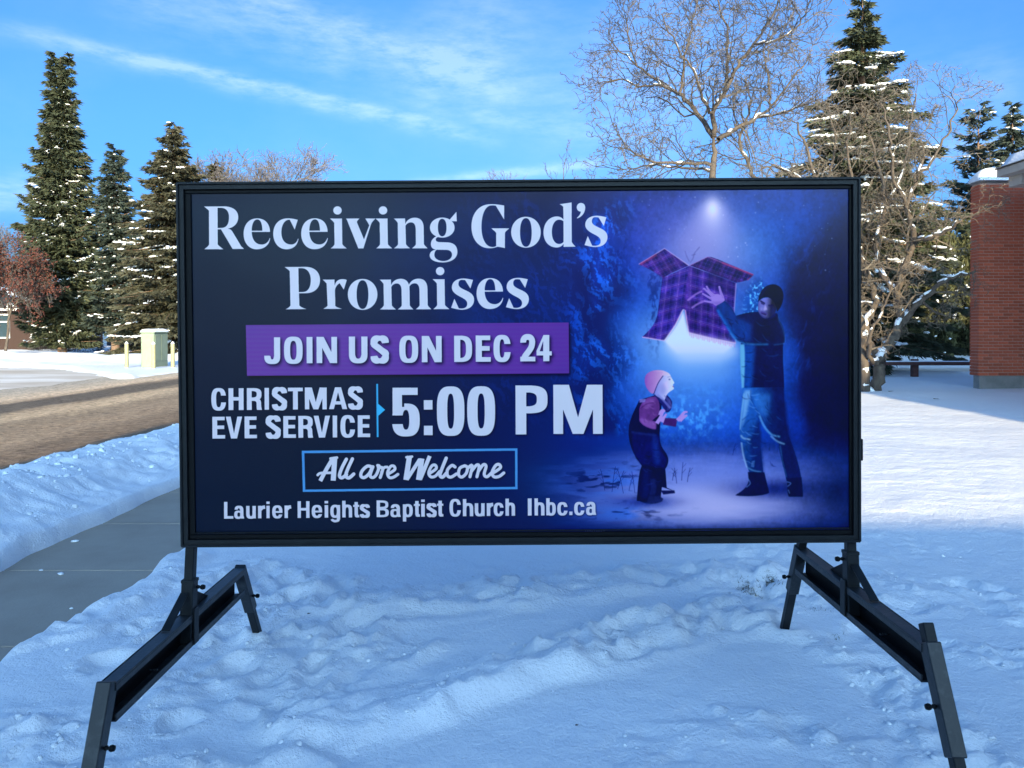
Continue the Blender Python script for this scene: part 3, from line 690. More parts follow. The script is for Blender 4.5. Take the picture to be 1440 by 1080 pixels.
    GL = {
     'R': (C1, ['M57 107 L262 105 C350 107 404 148 404 213 C404 275 365 318 300 330 C320 335 335 345 345 362 L430 505 C437 517 450 522 460 537 L345 537 L228 338 L195 338 L195 490 C205 505 235 525 252 540 L57 540 C75 525 100 508 107 490 L107 150 C95 135 75 120 57 107 Z', '-M195 120 L230 120 C285 122 310 160 310 215 C310 275 290 322 235 323 L195 324 Z']),
     'e': (C1, ['M590 541 C510 541 457 475 457 385 C457 290 512 227 595 227 C682 227 725 290 725 365 L540 365 C542 440 575 492 640 492 C685 492 712 460 722 425 L727 430 C717 495 670 541 590 541 Z', '-M540 352 C540 290 560 238 598 238 C632 238 647 290 647 352 Z']),
     'c': (C1, ['M890 541 C812 541 757 475 757 385 C757 290 815 227 905 227 C945 227 980 235 1007 243 L975 342 L925 241 C870 240 840 300 840 370 C840 445 875 492 940 492 C975 492 1000 465 1007 432 L1013 435 C1005 495 965 541 890 541 Z']),
     'i': (C2, ['M425 230 L547 230 L550 490 C558 505 580 520 595 533 L430 533 C445 522 463 508 470 490 L468 275 C455 255 440 243 425 230 Z', 'M545 148 C545 171 526 190 502 190 C478 190 459 171 459 148 C459 125 478 106 502 106 C526 106 545 125 545 148 Z']),
     'v': (C2, ['M127 230 L265 230 C250 243 235 255 238 270 L308 440 L362 300 C350 275 335 250 322 230 L427 230 C410 245 385 270 376 300 L302 533 L250 533 L148 275 C143 258 137 243 127 230 Z']),
     'n': (C2, ['M610 230 L725 230 L727 285 C740 250 775 222 825 222 C885 222 913 265 913 325 L915 490 C922 505 940 520 952 533 L792 533 C808 520 828 508 833 490 L832 345 C832 300 818 270 785 270 C760 270 738 285 729 305 L733 490 C740 505 760 520 775 533 L610 533 C625 522 645 508 652 490 L650 275 C640 258 625 243 610 230 Z']),
     'arch': (C2, ['M725 285 C740 250 775 222 825 222 C885 222 913 265 913 325 L915 490 C922 505 940 520 952 533 L792 533 C808 520 828 508 833 490 L832 345 C832 300 818 270 785 270 C760 270 738 285 729 305 Z']),
     'g': (C2, ['M1226 323 C1226 385 1165 425 1101 425 C1037 425 976 385 976 323 C976 261 1037 221 1101 221 C1165 221 1226 261 1226 323 Z', '-M1144 322 C1144 375 1128 411 1100 411 C1072 411 1057 375 1057 322 C1057 269 1072 234 1100 234 C1128 234 1144 269 1144 322 Z', 'M1176 243 L1245 163 L1248 260 L1200 258 Z',
                'M1045 408 C1000 430 983 460 985 495 C987 530 1010 545 1040 546 C1000 550 972 570 972 605 C972 650 1030 676 1105 676 C1190 676 1253 635 1253 570 C1253 505 1215 475 1150 472 L1080 470 C1050 470 1035 460 1035 445 C1035 430 1045 422 1062 418 Z', '-M1045 547 L1140 549 C1180 550 1200 570 1198 600 C1196 635 1160 661 1110 661 C1060 661 1020 635 1020 600 C1020 575 1030 555 1045 547 Z']),
     'G': (C3, ['M210 533 C100 533 28 440 28 315 C28 180 105 86 225 86 C290 86 330 95 360 100 L360 243 L275 101 C250 98 240 99 235 99 C165 99 130 200 130 320 C130 430 170 520 240 520 C260 520 272 515 278 508 L278 378 C268 362 248 348 230 331 L412 331 C395 348 372 362 368 378 L366 532 C345 525 310 520 290 518 C265 528 240 533 210 533 Z']),
     'o': (C3, ['M730 371 C730 460 665 528 580 528 C495 528 430 460 430 371 C430 282 495 214 580 214 C665 214 730 282 730 371 Z', '-M638 372 C638 460 618 518 580 518 C542 518 520 460 520 372 C520 284 542 228 580 228 C618 228 638 284 638 372 Z']),
     'd': (C3, ['M890 526 C812 526 757 465 757 375 C757 280 815 211 895 211 C925 211 945 225 960 243 L958 115 C950 103 935 95 920 88 L1043 70 L1043 470 C1055 490 1070 505 1083 518 L960 520 L960 490 C945 512 920 526 890 526 Z', '-M960 262 C950 250 935 245 915 245 C870 245 842 300 842 370 C842 440 870 490 915 490 C935 490 950 482 960 468 Z']),
     'q': (C3, ['M1181 120 C1181 172 1150 215 1100 232 L1095 226 C1120 205 1135 185 1135 163 C1112 163 1095 145 1095 120 C1095 95 1113 75 1138 75 C1163 75 1181 95 1181 120 Z']),
     's': (C3, ['M1395 220 L1368 308 L1315 222 C1305 220 1285 219 1275 220 C1255 222 1245 245 1248 268 C1252 296 1290 312 1330 330 C1380 352 1405 380 1405 420 C1405 480 1360 520 1285 522 C1240 522 1205 510 1172 502 L1205 410 L1250 507 C1262 509 1280 510 1290 508 C1320 505 1338 485 1335 455 C1332 425 1300 408 1260 388 C1210 362 1180 335 1180 298 C1180 245 1220 207 1295 205 C1335 205 1370 215 1395 220 Z']),
     'P': (C4, ['M78 72 L290 70 C385 72 437 125 437 205 C437 285 380 338 290 338 L224 338 L226 460 C235 475 270 490 302 498 L85 501 C105 490 130 478 136 460 L130 115 C118 98 95 85 78 72 Z', '-M218 85 L250 84 C315 86 343 140 343 205 C343 275 315 325 262 325 L222 326 Z']),
     'r': (C4, ['M463 200 L583 200 L585 260 C595 215 625 195 665 195 C685 195 700 200 708 205 L677 302 L636 237 C610 250 590 280 588 310 L590 465 C600 480 635 488 660 497 L468 497 C485 485 505 478 512 462 L503 240 C490 225 478 212 463 200 Z'])}
    for g, dx, dy in (('R', 0, 0), ('e', 0, 0), ('c', 0, 0), ('e', 81, 0), ('i', -64, 0), ('v', 0, 0), ('i', 0, 0), ('n', 0, 0), ('g', 0, 0), ('G', 0, 0), ('o', 0, 0), ('d', 0, 0), ('q', 0, 0), ('s', 0, 0),
                      ('P', 0, 0), ('r', 0, 0), ('o', -230.1, 87.1), ('n', -20.3, 85.9), ('arch', 4.9, 85.7), ('i', 79.9, 85.5), ('s', -187.9, 87.9), ('e', 327.2, 84.3), ('s', -110.9, 87.1)):
        fn, ps = GL[g]
        text(comb([('-' if p[0] == '-' else '+', path(p.lstrip('-'), lambda a: fn(a)+[dx, dy])) for p in ps]))

    # condensed bold grotesque, unit frame: x 0..w, y 0 (cap top) .. 100 (baseline)
    def grot(ch, w, s=23.5, t=18.):
        R = lambda x0, y0, x1, y1: np.array([(x0, y0), (x1, y0), (x1, y1), (x0, y1)], float)
        def bowl(x0, y0, x1, y1, n=2.7): return ell((x0+x1)/2, (y0+y1)/2, (x1-x0)/2, (y1-y0)/2, n)
        def sS(x0, y0, x1, y1, s, t):
            Hh = y1-y0; m = (x0+x1)/2; hu = Hh*.5; rx = (x1-x0-s)/2; ry = (hu+t*.45-t)/2
            cu, cl_ = y0+t/2+ry, y1-t/2-ry; P = []; Wd = []
            for th in np.radians(np.arange(-4, -196, -12)): c, q = math.cos(th), math.sin(th); P.append((m+rx*np.sign(c)*abs(c)**.8, cu+ry*np.sign(q)*abs(q)**.8)); Wd.append(s*abs(c)+t*abs(q))
            for th in np.radians(np.arange(-16, 186, 12)): c, q = math.cos(th), math.sin(th); P.append((m+rx*np.sign(c)*abs(c)**.8, cl_+ry*np.sign(q)*abs(q)**.8)); Wd.append(s*abs(c)+t*abs(q))
            k = 16; mid = [(P[k-1][0]*(1-f)+P[k][0]*f, P[k-1][1]*(1-f)+P[k][1]*f) for f in (.33, .67)]
            P = P[:k]+mid+P[k:]; Wd = Wd[:k]+[s*1.05, s*1.05]+Wd[k:]
            Ps = smooth(P, 3); Ws = np.interp(np.linspace(0, len(P)-1, len(Ps)), range(len(P)), Wd)
            return [('+', [ribbon(Ps, Ws)])]
        xh = 25.
        o = []
        if ch == 'J': o = [('+', [bowl(0, 40, w, 102)]), ('-', [bowl(s, 35, w-s, 102-t)]), ('-', [R(-5, 30, w-s, 70)]), ('+', [R(w-s, 0, w, 74)]), ('-', [R(s*.95, 30, w-s, 72)])]
        elif ch in 'O0': o = [('+', [bowl(0, -2, w, 102, 2.9)]), ('-', [bowl(s, t*.85-1, w-s, 101-t*.85, 2.7)])]
        elif ch in 'Il': o = [('+', [R(0, 0, w, 100)])]
        elif ch == 'N': o = [('+', [R(0, 0, s*.92, 100)]), ('+', [R(w-s*.92, 0, w, 100)]), ('+', [np.array([(0, 0), (s*1.15, 0), (w, 100), (w-s*1.15, 100)])])]
        elif ch == 'U': o = [('+', [bowl(0, 30, w, 102, 2.6)]), ('+', [R(0, 0, w, 68)]), ('-', [bowl(s, 30, w-s, 102-t, 2.6)]), ('-', [R(s, -3, w-s, 70)])]
        elif ch == 'S': o = sS(0, -2, w, 102, s, t)
        elif ch == 'D': o = [('+', [bowl(-w*.4, 0, w, 100, 3)]), ('-', [R(-w, -5, s*.5, 105)]), ('+', [R(0, 0, s, 100)]), ('+', [R(0, 0, w*.45, 100)]), ('-', [bowl(-w*.4+s, t*.85, w-s, 100-t*.85, 3)]), ('+', [R(0, 0, s, 100)])]
        elif ch == 'E': o = [('+', [R(0, 0, s, 100)]), ('+', [R(0, 0, w*.97, t)]), ('+', [R(0, 40, w*.93, 40+t)]), ('+', [R(0, 100-t, w, 100)])]
        elif ch == 'L': o = [('+', [R(0, 0, s, 100)]), ('+', [R(0, 100-t, w, 100)])]
        elif ch == 'C': o = [('+', [bowl(0, -2, w, 102, 2.7)]), ('-', [bowl(s, t*.85, w-s, 100-t*.85, 2.6)]), ('-', [R(w*.5, 33, w+5, 64)])]
        elif ch == '2': o = [('+', [R(0, 100-t, w, 100)])]; P = [(w/2+(w-s)/2*np.sign(math.cos(q))*abs(math.cos(q))**.8, 26+(28-t/2)*math.sin(q)) for q in np.radians(np.arange(-188, 22, 14))]+[(w-s*.62, 44), (w*.56, 62), (s*.85, 78), (s*.55, 92)]; o.append(('+', [ribbon(smooth(P, 3), s*.97)]))
        elif ch == '4': o = [('+', [np.array([(w*.46, 0), (w*.84, 0), (w*.84, 100), (w*.84-s, 100), (w*.84-s, 78), (0, 78), (0, 60)])]), ('-', [np.array([(w*.84-s, 24), (w*.84-s, 62), (w*.21, 62)])]), ('+', [R(0, 62, w, 78)])]
        elif ch == 'H': o = [('+', [R(0, 0, s, 100)]), ('+', [R(w-s, 0, w, 100)]), ('+', [R(0, 40, w, 40+t)])]
        elif ch in 'PRB':
            b = 57 if ch != 'B' else 52
            o = [('+', [bowl(-w*.3, 0, w*(1 if ch != 'B' else .96), b, 3)]), ('+', [R(0, 0, w*.5, b)]), ('-', [R(-w, -5, 0, 105)]), ('-', [bowl(0, t*.85, w-s, b-t*.85, 3)]), ('-', [R(s, t*.85, w*.45, b-t*.85)])]
            if ch == 'B': o += [('+', [ell(w*.35, 73.5, w*.65, 26.5, 3)]), ('-', [R(-w, -5, 0, 105)]), ('+', [R(0, 47, w*.5, 100)]), ('-', [R(s, 47+t*.8, w*.5, 100-t*.85)]), ('-', [bowl(s*.8, 47+t*.8, w-s, 100-t*.85, 3)])]
            if ch == 'R':
                o += [('-', [R(s, 57, w+9, 105)]), ('+', path(f'M{s} 44 L{w*.55} 44 C{w*.9} 46 {w*.97} 56 {w*.97} 70 C{w*.97} 84 {w} 94 {w*1.03} 100 L{w*1.03-s*1.02} 100 C{w-s*1.05} 92 {w-s*1.02} 80 {w-s*1.02} 72 C{w-s*1.02} 62 {w-s*1.3} 59 {w*.5} 59 L{s} 59 Z'))]
            o += [('+', [R(0, 0, s, 100)])]
        elif ch == 'T': o = [('+', [R(0, 0, w, t)]), ('+', [R(w/2-s/2, 0, w/2+s/2, 100)])]
        elif ch == 'M': o = [('+', [R(0, 0, s*.9, 100)]), ('+', [R(w-s*.9, 0, w, 100)]), ('+', [np.array([(0, 0), (s*1.45, 0), (w/2, 66), (w-s*1.45, 0), (w, 0), (w/2+s*.5, 100), (w/2-s*.5, 100)])])]
        elif ch == 'A': o = [('+', [np.array([(w/2-s*.62, 0), (w/2+s*.62, 0), (w, 100), (w-s, 100), (w/2, 24), (s, 100), (0, 100)])]), ('+', [R(w*.24, 64, w*.76, 64+t*.9)])]
        elif ch == 'V': o = [('+', [np.array([(0, 0), (s, 0), (w/2, 76), (w-s, 0), (w, 0), (w/2+s*.62, 100), (w/2-s*.62, 100)])])]
        elif ch == '5':
            o = [('+', [R(w*.02, 0, w*.93, t*.9)]), ('+', [R(w*.02, 0, w*.02+s*.9, 58)]), ('+', [bowl(0, 33, w, 102, 2.7)]), ('-', [bowl(s, 33+t*.8, w-s, 102-t*.85, 2.5)]), ('-', [R(-5, 58, w*.5, 76)]), ('-', [R(w*.02+s*.9-.2, t*.9, w*.44, 40)]), ('+', [R(w*.02, 0, w*.02+s*.9, 58)])]
        elif ch == ':': o = [('+', [R(0, 26, w, 46)]), ('+', [R(0, 80, w, 100)])]
        elif ch == '.': o = [('+', [R(0, 79, w, 100)])]
        elif ch == 'i': o = [('+', [R(0, xh, w, 100)]), ('+', [R(0, 0, w, 15)])]
        elif ch == 'u': o = [('+', [bowl(0, xh+10, w*1.0, 102, 2.8)]), ('+', [R(0, xh, w, 72)]), ('-', [bowl(s, xh+10, w-s, 102-t, 2.8)]), ('-', [R(s, xh-3, w-s, 74)]), ('+', [R(w-s, xh, w, 100)])]
        elif ch in 'nh': o = [('+', [bowl(0, xh-2, w, 92, 2.8)]), ('+', [R(0, 56, w, 100)]), ('-', [bowl(s, xh+t-2, w-s, 96, 2.8)]), ('-', [R(s, 56, w-s, 103)]), ('+', [R(0, 0 if ch == 'h' else xh, s, 100)])]
        elif ch == 'r': o = [('+', [R(0, xh, s, 100)]), ('+', [ribbon(smooth([(s*.7, 48), (w*.6, 36), (w, 33)]), 21)])]
        elif ch == 'e': o = [('+', [bowl(0, xh-2, w, 102, 2.6)]), ('-', [bowl(s, xh+t*.8, w-s, 100-t*.8, 2.5)]), ('+', [R(s*.5, 57, w-3, 57+t*.72)]), ('-', [R(w*.5, 57+t*.72, w+4, 78)])]
        elif ch == 'c': o = [('+', [bowl(0, xh-2, w, 102, 2.6)]), ('-', [bowl(s, xh+t*.8, w-s, 100-t*.8, 2.5)]), ('-', [R(w*.5, 52, w+4, 73)])]
        elif ch == 'a': o = [('+', [bowl(w*.04, xh-2, w*.92, 80, 2.6)]), ('-', [bowl(s, xh+t*.85, w*.92-s, 90, 2.5)]), ('-', [R(-3, 47, w*.92-s, 101)]), ('+', [bowl(0, 52, w*.8, 102, 2.6)]), ('-', [bowl(s*.95, 52+t*.75, w*.92-s*.95, 102-t*.85, 2.5)]), ('+', [R(w*.92-s, 44, w*.92, 92)]), ('+', [np.array([(w*.92-s, 80), (w*.92, 80), (w, 100), (w*.92-s*.7, 100)])])]
        elif ch == 's': o = sS(0, xh-2, w, 102, s*.95, t*.9)
        elif ch == 't': o = [('+', [R(w*.22, 8, w*.22+s, 88)]), ('+', [R(0, xh, w, xh+t*.8)]), ('+', [np.array([(w*.22, 80), (w*.22+s, 80), (w*.22+s*1.15, 86), (w, 86), (w, 100), (w*.55, 101), (w*.3, 97)])])]
        elif ch in 'pbg':
            o = [('+', [bowl(0, xh-2, w, 102, 2.6)]), ('-', [bowl(s, xh+t*.8, w-s, 100-t*.8, 2.5)])]
            if ch == 'p': o += [('+', [R(0, xh, s, 128)])]
            if ch == 'b': o += [('+', [R(0, 0, s, 100)])]
            if ch == 'g': o += [('+', [R(w-s, xh, w, 112)]), ('+', [ribbon(smooth([(w-s*.5, 104), (w-s*.6, 116), (w*.45, 121), (s*.6, 114), (s*.45, 109)]), t*.95)])]
        return o
    def place(ch, x0, x1, ytop, ybot, shadow, s=23.5, t=18., rise=0.):
        k = (ybot-ytop)/100.; w = (x1-x0)/k
        ops = [(m, [np.c_[x0+p[:, 0]*k, ytop+p[:, 1]*k+(p[:, 0]*k)*rise] for p in ps]) for m, ps in grot(ch, w, s, t)]
        text(comb(ops), shadow)
    # purple banner
    bn = raster([np.array([(346, 456.6), (800, 453.5), (800.5, 525), (347.3, 528)])])
    put(bn, (0, 4, 20), .75, 6, 8, 9)
    put(bn, lambda x, y, _: np.stack([84+6*fbm(x/40, y/20, 2, 3)-(x-346)*.018, 58-(x-346)*.022+3*np.sin(y), 152+0*x], -1))
    sh = (2.6, 2.8, .8, 2.2)
    for ch, a, b_, c6 in [('J', 190, 325, 6), ('O', 357, 515, 6), ('I', 548, 598, 6), ('N', 632, 805, 6), ('U', 905, 1062, 6), ('S', 1090, 1240, 6), ('O', 1330, 1490, 6),
                          ('N', 140, 308, 7), ('D', 413, 565, 7), ('E', 595, 722, 7), ('C', 745, 890, 7), ('2', 970, 1098, 7), ('4', 1108, 1237, 7)]:
        ox = 340 if c6 == 6 else 570; x0, x1 = ox+a/6, ox+b_/6; yb = 510.2-(x0-455)*.0075
        place(ch, x0, x1, yb-37, yb, sh)
    sh = (.9, 1.1, .7, 1.4)
    for row, yb0, sl in (([('C', 38, 153), ('H', 172, 290), ('R', 315, 430), ('I', 453, 488), ('S', 512, 627), ('T', 635, 752), ('M', 767, 938), ('A', 955, 1097), ('S', 1105, 1218)], 576.3, .0085),
                         ([('E', 45, 145), ('V', 150, 278), ('E', 296, 393), ('S', 462, 577), ('E', 598, 697), ('R', 715, 828), ('V', 835, 963), ('I', 983, 1018), ('C', 1043, 1158), ('E', 1178, 1275)], 616.2, .009)):
        for ch, a, b_ in row:
            x0, x1 = 290+a/5.538, 290+b_/5.538; yb = yb0-(x0-310)*sl
            place(ch, x0, x1, yb-30.8, yb, sh, 22.5, 16.5)
    F5 = fr(290, 530, 5.538)
    put(raster([F5([(1324, 53), (1338, 53), (1340, 467), (1326, 467)])]), (52, 160, 226)); put(raster([F5([(1336, 205), (1392, 255), (1338, 302)])]), (52, 168, 232))
    for ch, a, b_, yt, yb in (('5', 92, 262, 65, 359), (':', 287, 341, 66, 357), ('0', 367, 537, 63, 356), ('0', 553, 725, 62, 355), ('P', 850, 1047, 52, 353), ('M', 1082, 1385, 48, 350)):
        place(ch, 530+a/4.3636, 530+b_/4.3636, 530+yt/4.3636, 530+yb/4.3636, (1.4, 1.6, .75, 1.8), 22, 17)
    F6 = fr(415, 625, 4.5)
    put(raster([F6([(40, 38), (1405, 24), (1405, 283), (45, 299)]), F6([(56, 54), (1390, 39), (1390, 268), (61, 284)])]), (62, 138, 214))
    st = [([(156, 230), (190, 165), (236, 88)], 26), ([(248, 84), (238, 228)], 33), ([(140, 192), (160, 180), (232, 178)], 17), ([(222, 88), (262, 82)], 18),
          ([(322, 92), (292, 150), (278, 195), (293, 210), (322, 190)], 22), ([(360, 90), (328, 160), (318, 198), (338, 210), (368, 186)], 22),
          ([(484, 142), (455, 136), (422, 165), (413, 198), (436, 208), (468, 180), (486, 140)], 21), ([(490, 140), (472, 195), (490, 208), (512, 188), (530, 140), (520, 132)], 20), ([(524, 146), (552, 150), (536, 208)], 20), ([(544, 175), (560, 146), (580, 142)], 18),
          ([(590, 184), (628, 158), (622, 136), (600, 140), (582, 180), (594, 208), (620, 206), (648, 188)], 19),
          ([(722, 72), (698, 224)], 33), ([(704, 222), (788, 92)], 24), ([(800, 88), (778, 224)], 33), ([(788, 222), (850, 72)], 25), ([(702, 80), (738, 76)], 16),
          ([(850, 182), (890, 152), (884, 130), (862, 136), (843, 178), (856, 204), (884, 200), (912, 170)], 19), ([(954, 86), (924, 160), (914, 194), (930, 206), (956, 180)], 22),
          ([(1010, 142), (990, 132), (962, 160), (962, 196), (984, 206), (1018, 186)], 20), ([(1072, 134), (1040, 150), (1032, 190), (1052, 206), (1080, 182), (1088, 146), (1072, 134)], 20),
          ([(1090, 150), (1118, 132), (1104, 204)], 20), ([(1112, 172), (1146, 130), (1162, 140), (1148, 204)], 20), ([(1156, 172), (1188, 128), (1206, 138), (1194, 188), (1212, 204), (1244, 176)], 20),
          ([(1250, 180), (1296, 148), (1288, 126), (1266, 134), (1244, 176), (1256, 204), (1288, 202), (1318, 180)], 20)]
    ops = []
    for P, w in st:
        S_ = smooth(P, 6); ops.append(('+', [F6(ribbon(S_, w))]))
        for e_ in ((0, -1) if w < 24 else ()): ops.append(('+', [F6(ell(S_[e_][0], S_[e_][1], w/2, w/2, 2, 16))]))
    text(comb(ops), (1.2, 1.4, .8, 1.5))
    def line(items, ox, oy, sc, yl, xl, slope, cap):
        for ch, a, b_ in items:
            x0, x1 = ox+a/sc, ox+b_/sc; yb = yl-(x0-xl)*slope
            place(ch, x0, x1, yb-cap, yb, (.8, 1.0, .7, 1.2), 20.5, 16)
    line([('L', 48, 118), ('a', 124, 200), ('u', 214, 287), ('r', 303, 357), ('i', 366, 391), ('e', 409, 487), ('r', 502, 552), ('H', 600, 690), ('e', 706, 785), ('i', 803, 830), ('g', 845, 920), ('h', 935, 1010), ('t', 1017, 1064), ('s', 1068, 1142), ('B', 1193, 1285), ('a', 1296, 1375), ('p', 1390, 1465)], 305, 695, 5.333, 729.0, 315, .0093, 23.6)
    line([('t', 57, 102), ('i', 110, 137), ('s', 150, 222), ('t', 225, 271), ('C', 315, 398), ('h', 412, 487), ('u', 498, 570), ('r', 585, 632), ('c', 635, 707), ('h', 720, 790), ('l', 882, 910), ('h', 930, 1003), ('b', 1015, 1085), ('c', 1095, 1170), ('.', 1182, 1205), ('c', 1217, 1292), ('a', 1303, 1377)], 570, 690, 5.143, 729.0, 315, .0093, 24.2)
    # small scuffs along the lower edge of the print
    rs = np.random.RandomState(2)
    for k in range(9):
        x = 822+k*3.2+rs.rand(); put(raster([ell(x, 746.5+rs.rand()*.8, .9, .5)]), (150, 170, 200), .5)
    return np.clip(img, 0, 255)/255.
ART_LIGHT = (.54, .86, 1.20); ART_VEIL = (.004, .006, .010)
# ---------------------------------------------------------------- materials of the place
def snow_material(name='snow'):
    m = bpy.data.materials.new(name); m.use_nodes = True; t = m.node_tree; b = t.nodes['Principled BSDF']
    b.inputs['Base Color'].default_value = (.86, .88, .90, 1); b.inputs['Roughness'].default_value = .55; b.inputs['Specular IOR Level'].default_value = .3
    tcn = t.nodes.new('ShaderNodeTexCoord')
    n = t.nodes.new('ShaderNodeTexNoise'); n.inputs['Scale'].default_value = 55; n.inputs['Detail'].default_value = 8; n.inputs['Roughness'].default_value = .65
    t.links.new(tcn.outputs['Object'], n.inputs['Vector'])
    n2 = t.nodes.new('ShaderNodeTexNoise'); n2.inputs['Scale'].default_value = 6; n2.inputs['Detail'].default_value = 7
    t.links.new(tcn.outputs['Object'], n2.inputs['Vector'])
    a = t.nodes.new('ShaderNodeMath'); a.operation = 'MULTIPLY_ADD'; t.links.new(n2.outputs['Fac'], a.inputs[0]); a.inputs[1].default_value = 2.5; t.links.new(n.outputs['Fac'], a.inputs[2])
    bp = t.nodes.new('ShaderNodeBump'); bp.inputs['Distance'].default_value = .010; t.links.new(a.outputs[0], bp.inputs['Height']); t.links.new(bp.outputs[0], b.inputs['Normal'])
    return m
SNOW = snow_material()
SNOWP = mat('snow_pads', (.86, .88, .9), .6, spec=.3, bump=.01, bump_scale=20)
CONC = mat('concrete', (.30, .255, .205), .85, 2.2, (.37, .32, .26), bump=.002, bump_scale=60, world=True, contrast=(.3, .7))

# ---------------------------------------------------------------- terrain of snow, one sheet
def axis(lo, a, b_, hi, step, g):
    c = list(np.arange(a, b_, step)); s = step; x = b_
    while x < hi: c.append(x); s *= g; x += s
    c.append(hi); s = step; x = a-step
    while x > lo: c.insert(0, x); s *= g; x -= s
    c.insert(0, lo); return np.array(c)
gx = axis(-240, -5.6, 4.6, 240, .022, 1.035)
gy = [1.25]
while gy[-1] < 9: gy.append(gy[-1]+max(.012, .0058*gy[-1]))
while gy[-1] < 420: gy.append(gy[-1]+.010*gy[-1])
gy = np.array([-90, -70, -50, -36, -26, -18, -12, -8, -5, -3, -1.5, -.5, 0, .4, .7, .9, 1.05, 1.15]+gy)
GX, GY = np.meshgrid(gx, gy)
def G(*pts): return np.array([on_ground(x, y)[:2] for x, y in pts])
def seg_dist(X, Y, P):
    """distance to a polyline and the parameter along it"""
    best = np.full(X.shape, 1e9); par = np.zeros(X.shape)
    for i in range(len(P)-1):
        a, b_ = P[i], P[i+1]; d = b_-a; L2 = d@d
        t = np.clip(((X-a[0])*d[0]+(Y-a[1])*d[1])/L2, 0, 1)
        q = np.hypot(X-a[0]-t*d[0], Y-a[1]-t*d[1]); m = q < best
        best[m] = q[m]; par[m] = (i+t[m])/(len(P)-1)
    return best, par
Z = np.zeros_like(GX)
near = (GY > .3) & (GY < 14) & (GX > -7) & (GX < 8)
fall = sstep(14, 8, GY)*sstep(-3.5, -2, GX)*sstep(7.5, 4, GX)
Z += .034*np.clip(GX, -2.5, 3.2)*fall
Z += (fbm(GX/2.3, GY/2.3, 3, 101)-.5)*.07+(fbm(GX/.7, GY/.9, 3, 102)-.5)*.02
Z += (fbm(GX/9, GY/9, 2, 140)-.5)*.15*sstep(12, 30, GY)*sstep(-30, -12.8, -np.abs(GX))
# wind ripples in the lit snow to the right
Z += (fbm(GX/1.3+GY*.1, GY/.35, 4, 150)-.5)*.022*sstep(1.2, 2.2, GX)*sstep(30, 16, GY)*sstep(4.4, 5.4, GY)
# trampled, lumpy snow round the sign
rough = np.zeros_like(GX)
def belt(pts, w, amp, seed, lift=.0, freq=1.):
    global Z, rough
    P = G(*pts); d, t = seg_dist(GX, GY, P)
    wob = 1+.7*(fbm(GX*4, GY*4, 2, seed)-.5)
    m = sstep(1., .45, d/(w*wob)); rough = np.maximum(rough, m*min(1, amp/.06)); Z += m*lift
for pts, w, amp, lift in (
        ([(520, 845), (700, 840), (860, 828), (1060, 815)], .26, .05, .045),
        ([(430, 1010), (600, 985), (760, 935), (900, 895), (1040, 880)], .22, .055, .05),
        ([(600, 1000), (760, 950), (900, 925), (960, 905)], .12, .05, .02),
        ([(1040, 880), (1090, 850), (1160, 850), (1260, 850)], .34, .05, .01),
        ([(330, 800), (430, 830), (520, 850)], .40, .06, .02), ([(300, 860), (420, 900), (560, 910)], .28, .06, .01),
        ([(200, 870), (330, 900), (450, 930), (420, 1010)], .26, .055, .0), ([(120, 1010), (250, 960), (400, 960)], .22, .05, .01),
        ([(0, 1010), (100, 1060), (300, 1120), (420, 1080)], .30, .05, .01), ([(420, 1060), (520, 1000), (560, 980)], .16, .055, .02),
        ([(1230, 830), (1330, 850), (1450, 880)], .38, .045, .0), ([(1330, 930), (1450, 960), (1500, 1000)], .22, .045, .0),
        ([(1180, 920), (1280, 1000), (1350, 1100)], .22, .045, .0), ([(900, 1060), (1020, 1030), (1130, 1040), (1250, 1090)], .17, .04, .005),
        ([(1020, 770), (1150, 780), (1260, 790)], .5, .03, .0), ([(640, 800), (900, 800)], .15, .02, 0),
        ([(-2, 900), (120, 870), (230, 800), (262, 775)], .16, .05, .05)):
    belt(pts, w, amp, 200+int(pts[0][0]), lift)
lum = fbm(GX/.17, GY/.17, 3, 301, .55, True); lum2 = fbm(GX/.075, GY/.085, 3, 303, .55); big = fbm(GX/.42, GY/.38, 2, 305)
hole = np.clip(big-.52, 0, 1)*2.2
fine_ = fbm(GX/.028, GY/.034, 3, 307, .6)
gate = sstep(.38, .62, fbm(GX/.55, GY/.5, 3, 309))
lumpZ = (lum-.62)*(.05+.07*gate)+(lum2-.5)*(.03+.05*gate)+(big-.5)*.12-hole*.07+(fine_-.5)*.022
Z += np.where(near, rough*lumpZ*.95, 0)
# hard edges where a ridge has been pushed up along the smooth patches
for pts, w, hgt in (([(540, 1012), (640, 1000), (760, 958), (900, 936), (1010, 905), (1090, 900)], .05, .022), ([(560, 876), (640, 872), (760, 856), (900, 838), (1000, 836)], .035, .014), ([(450, 985), (520, 955), (620, 905)], .04, .012)):
    d, t = seg_dist(GX, GY, G(*pts)); Z += np.where(near, sstep(w*2.2, 0, d)*hgt*(.5+fbm(GX*9, GY*9, 2, 11)), 0)
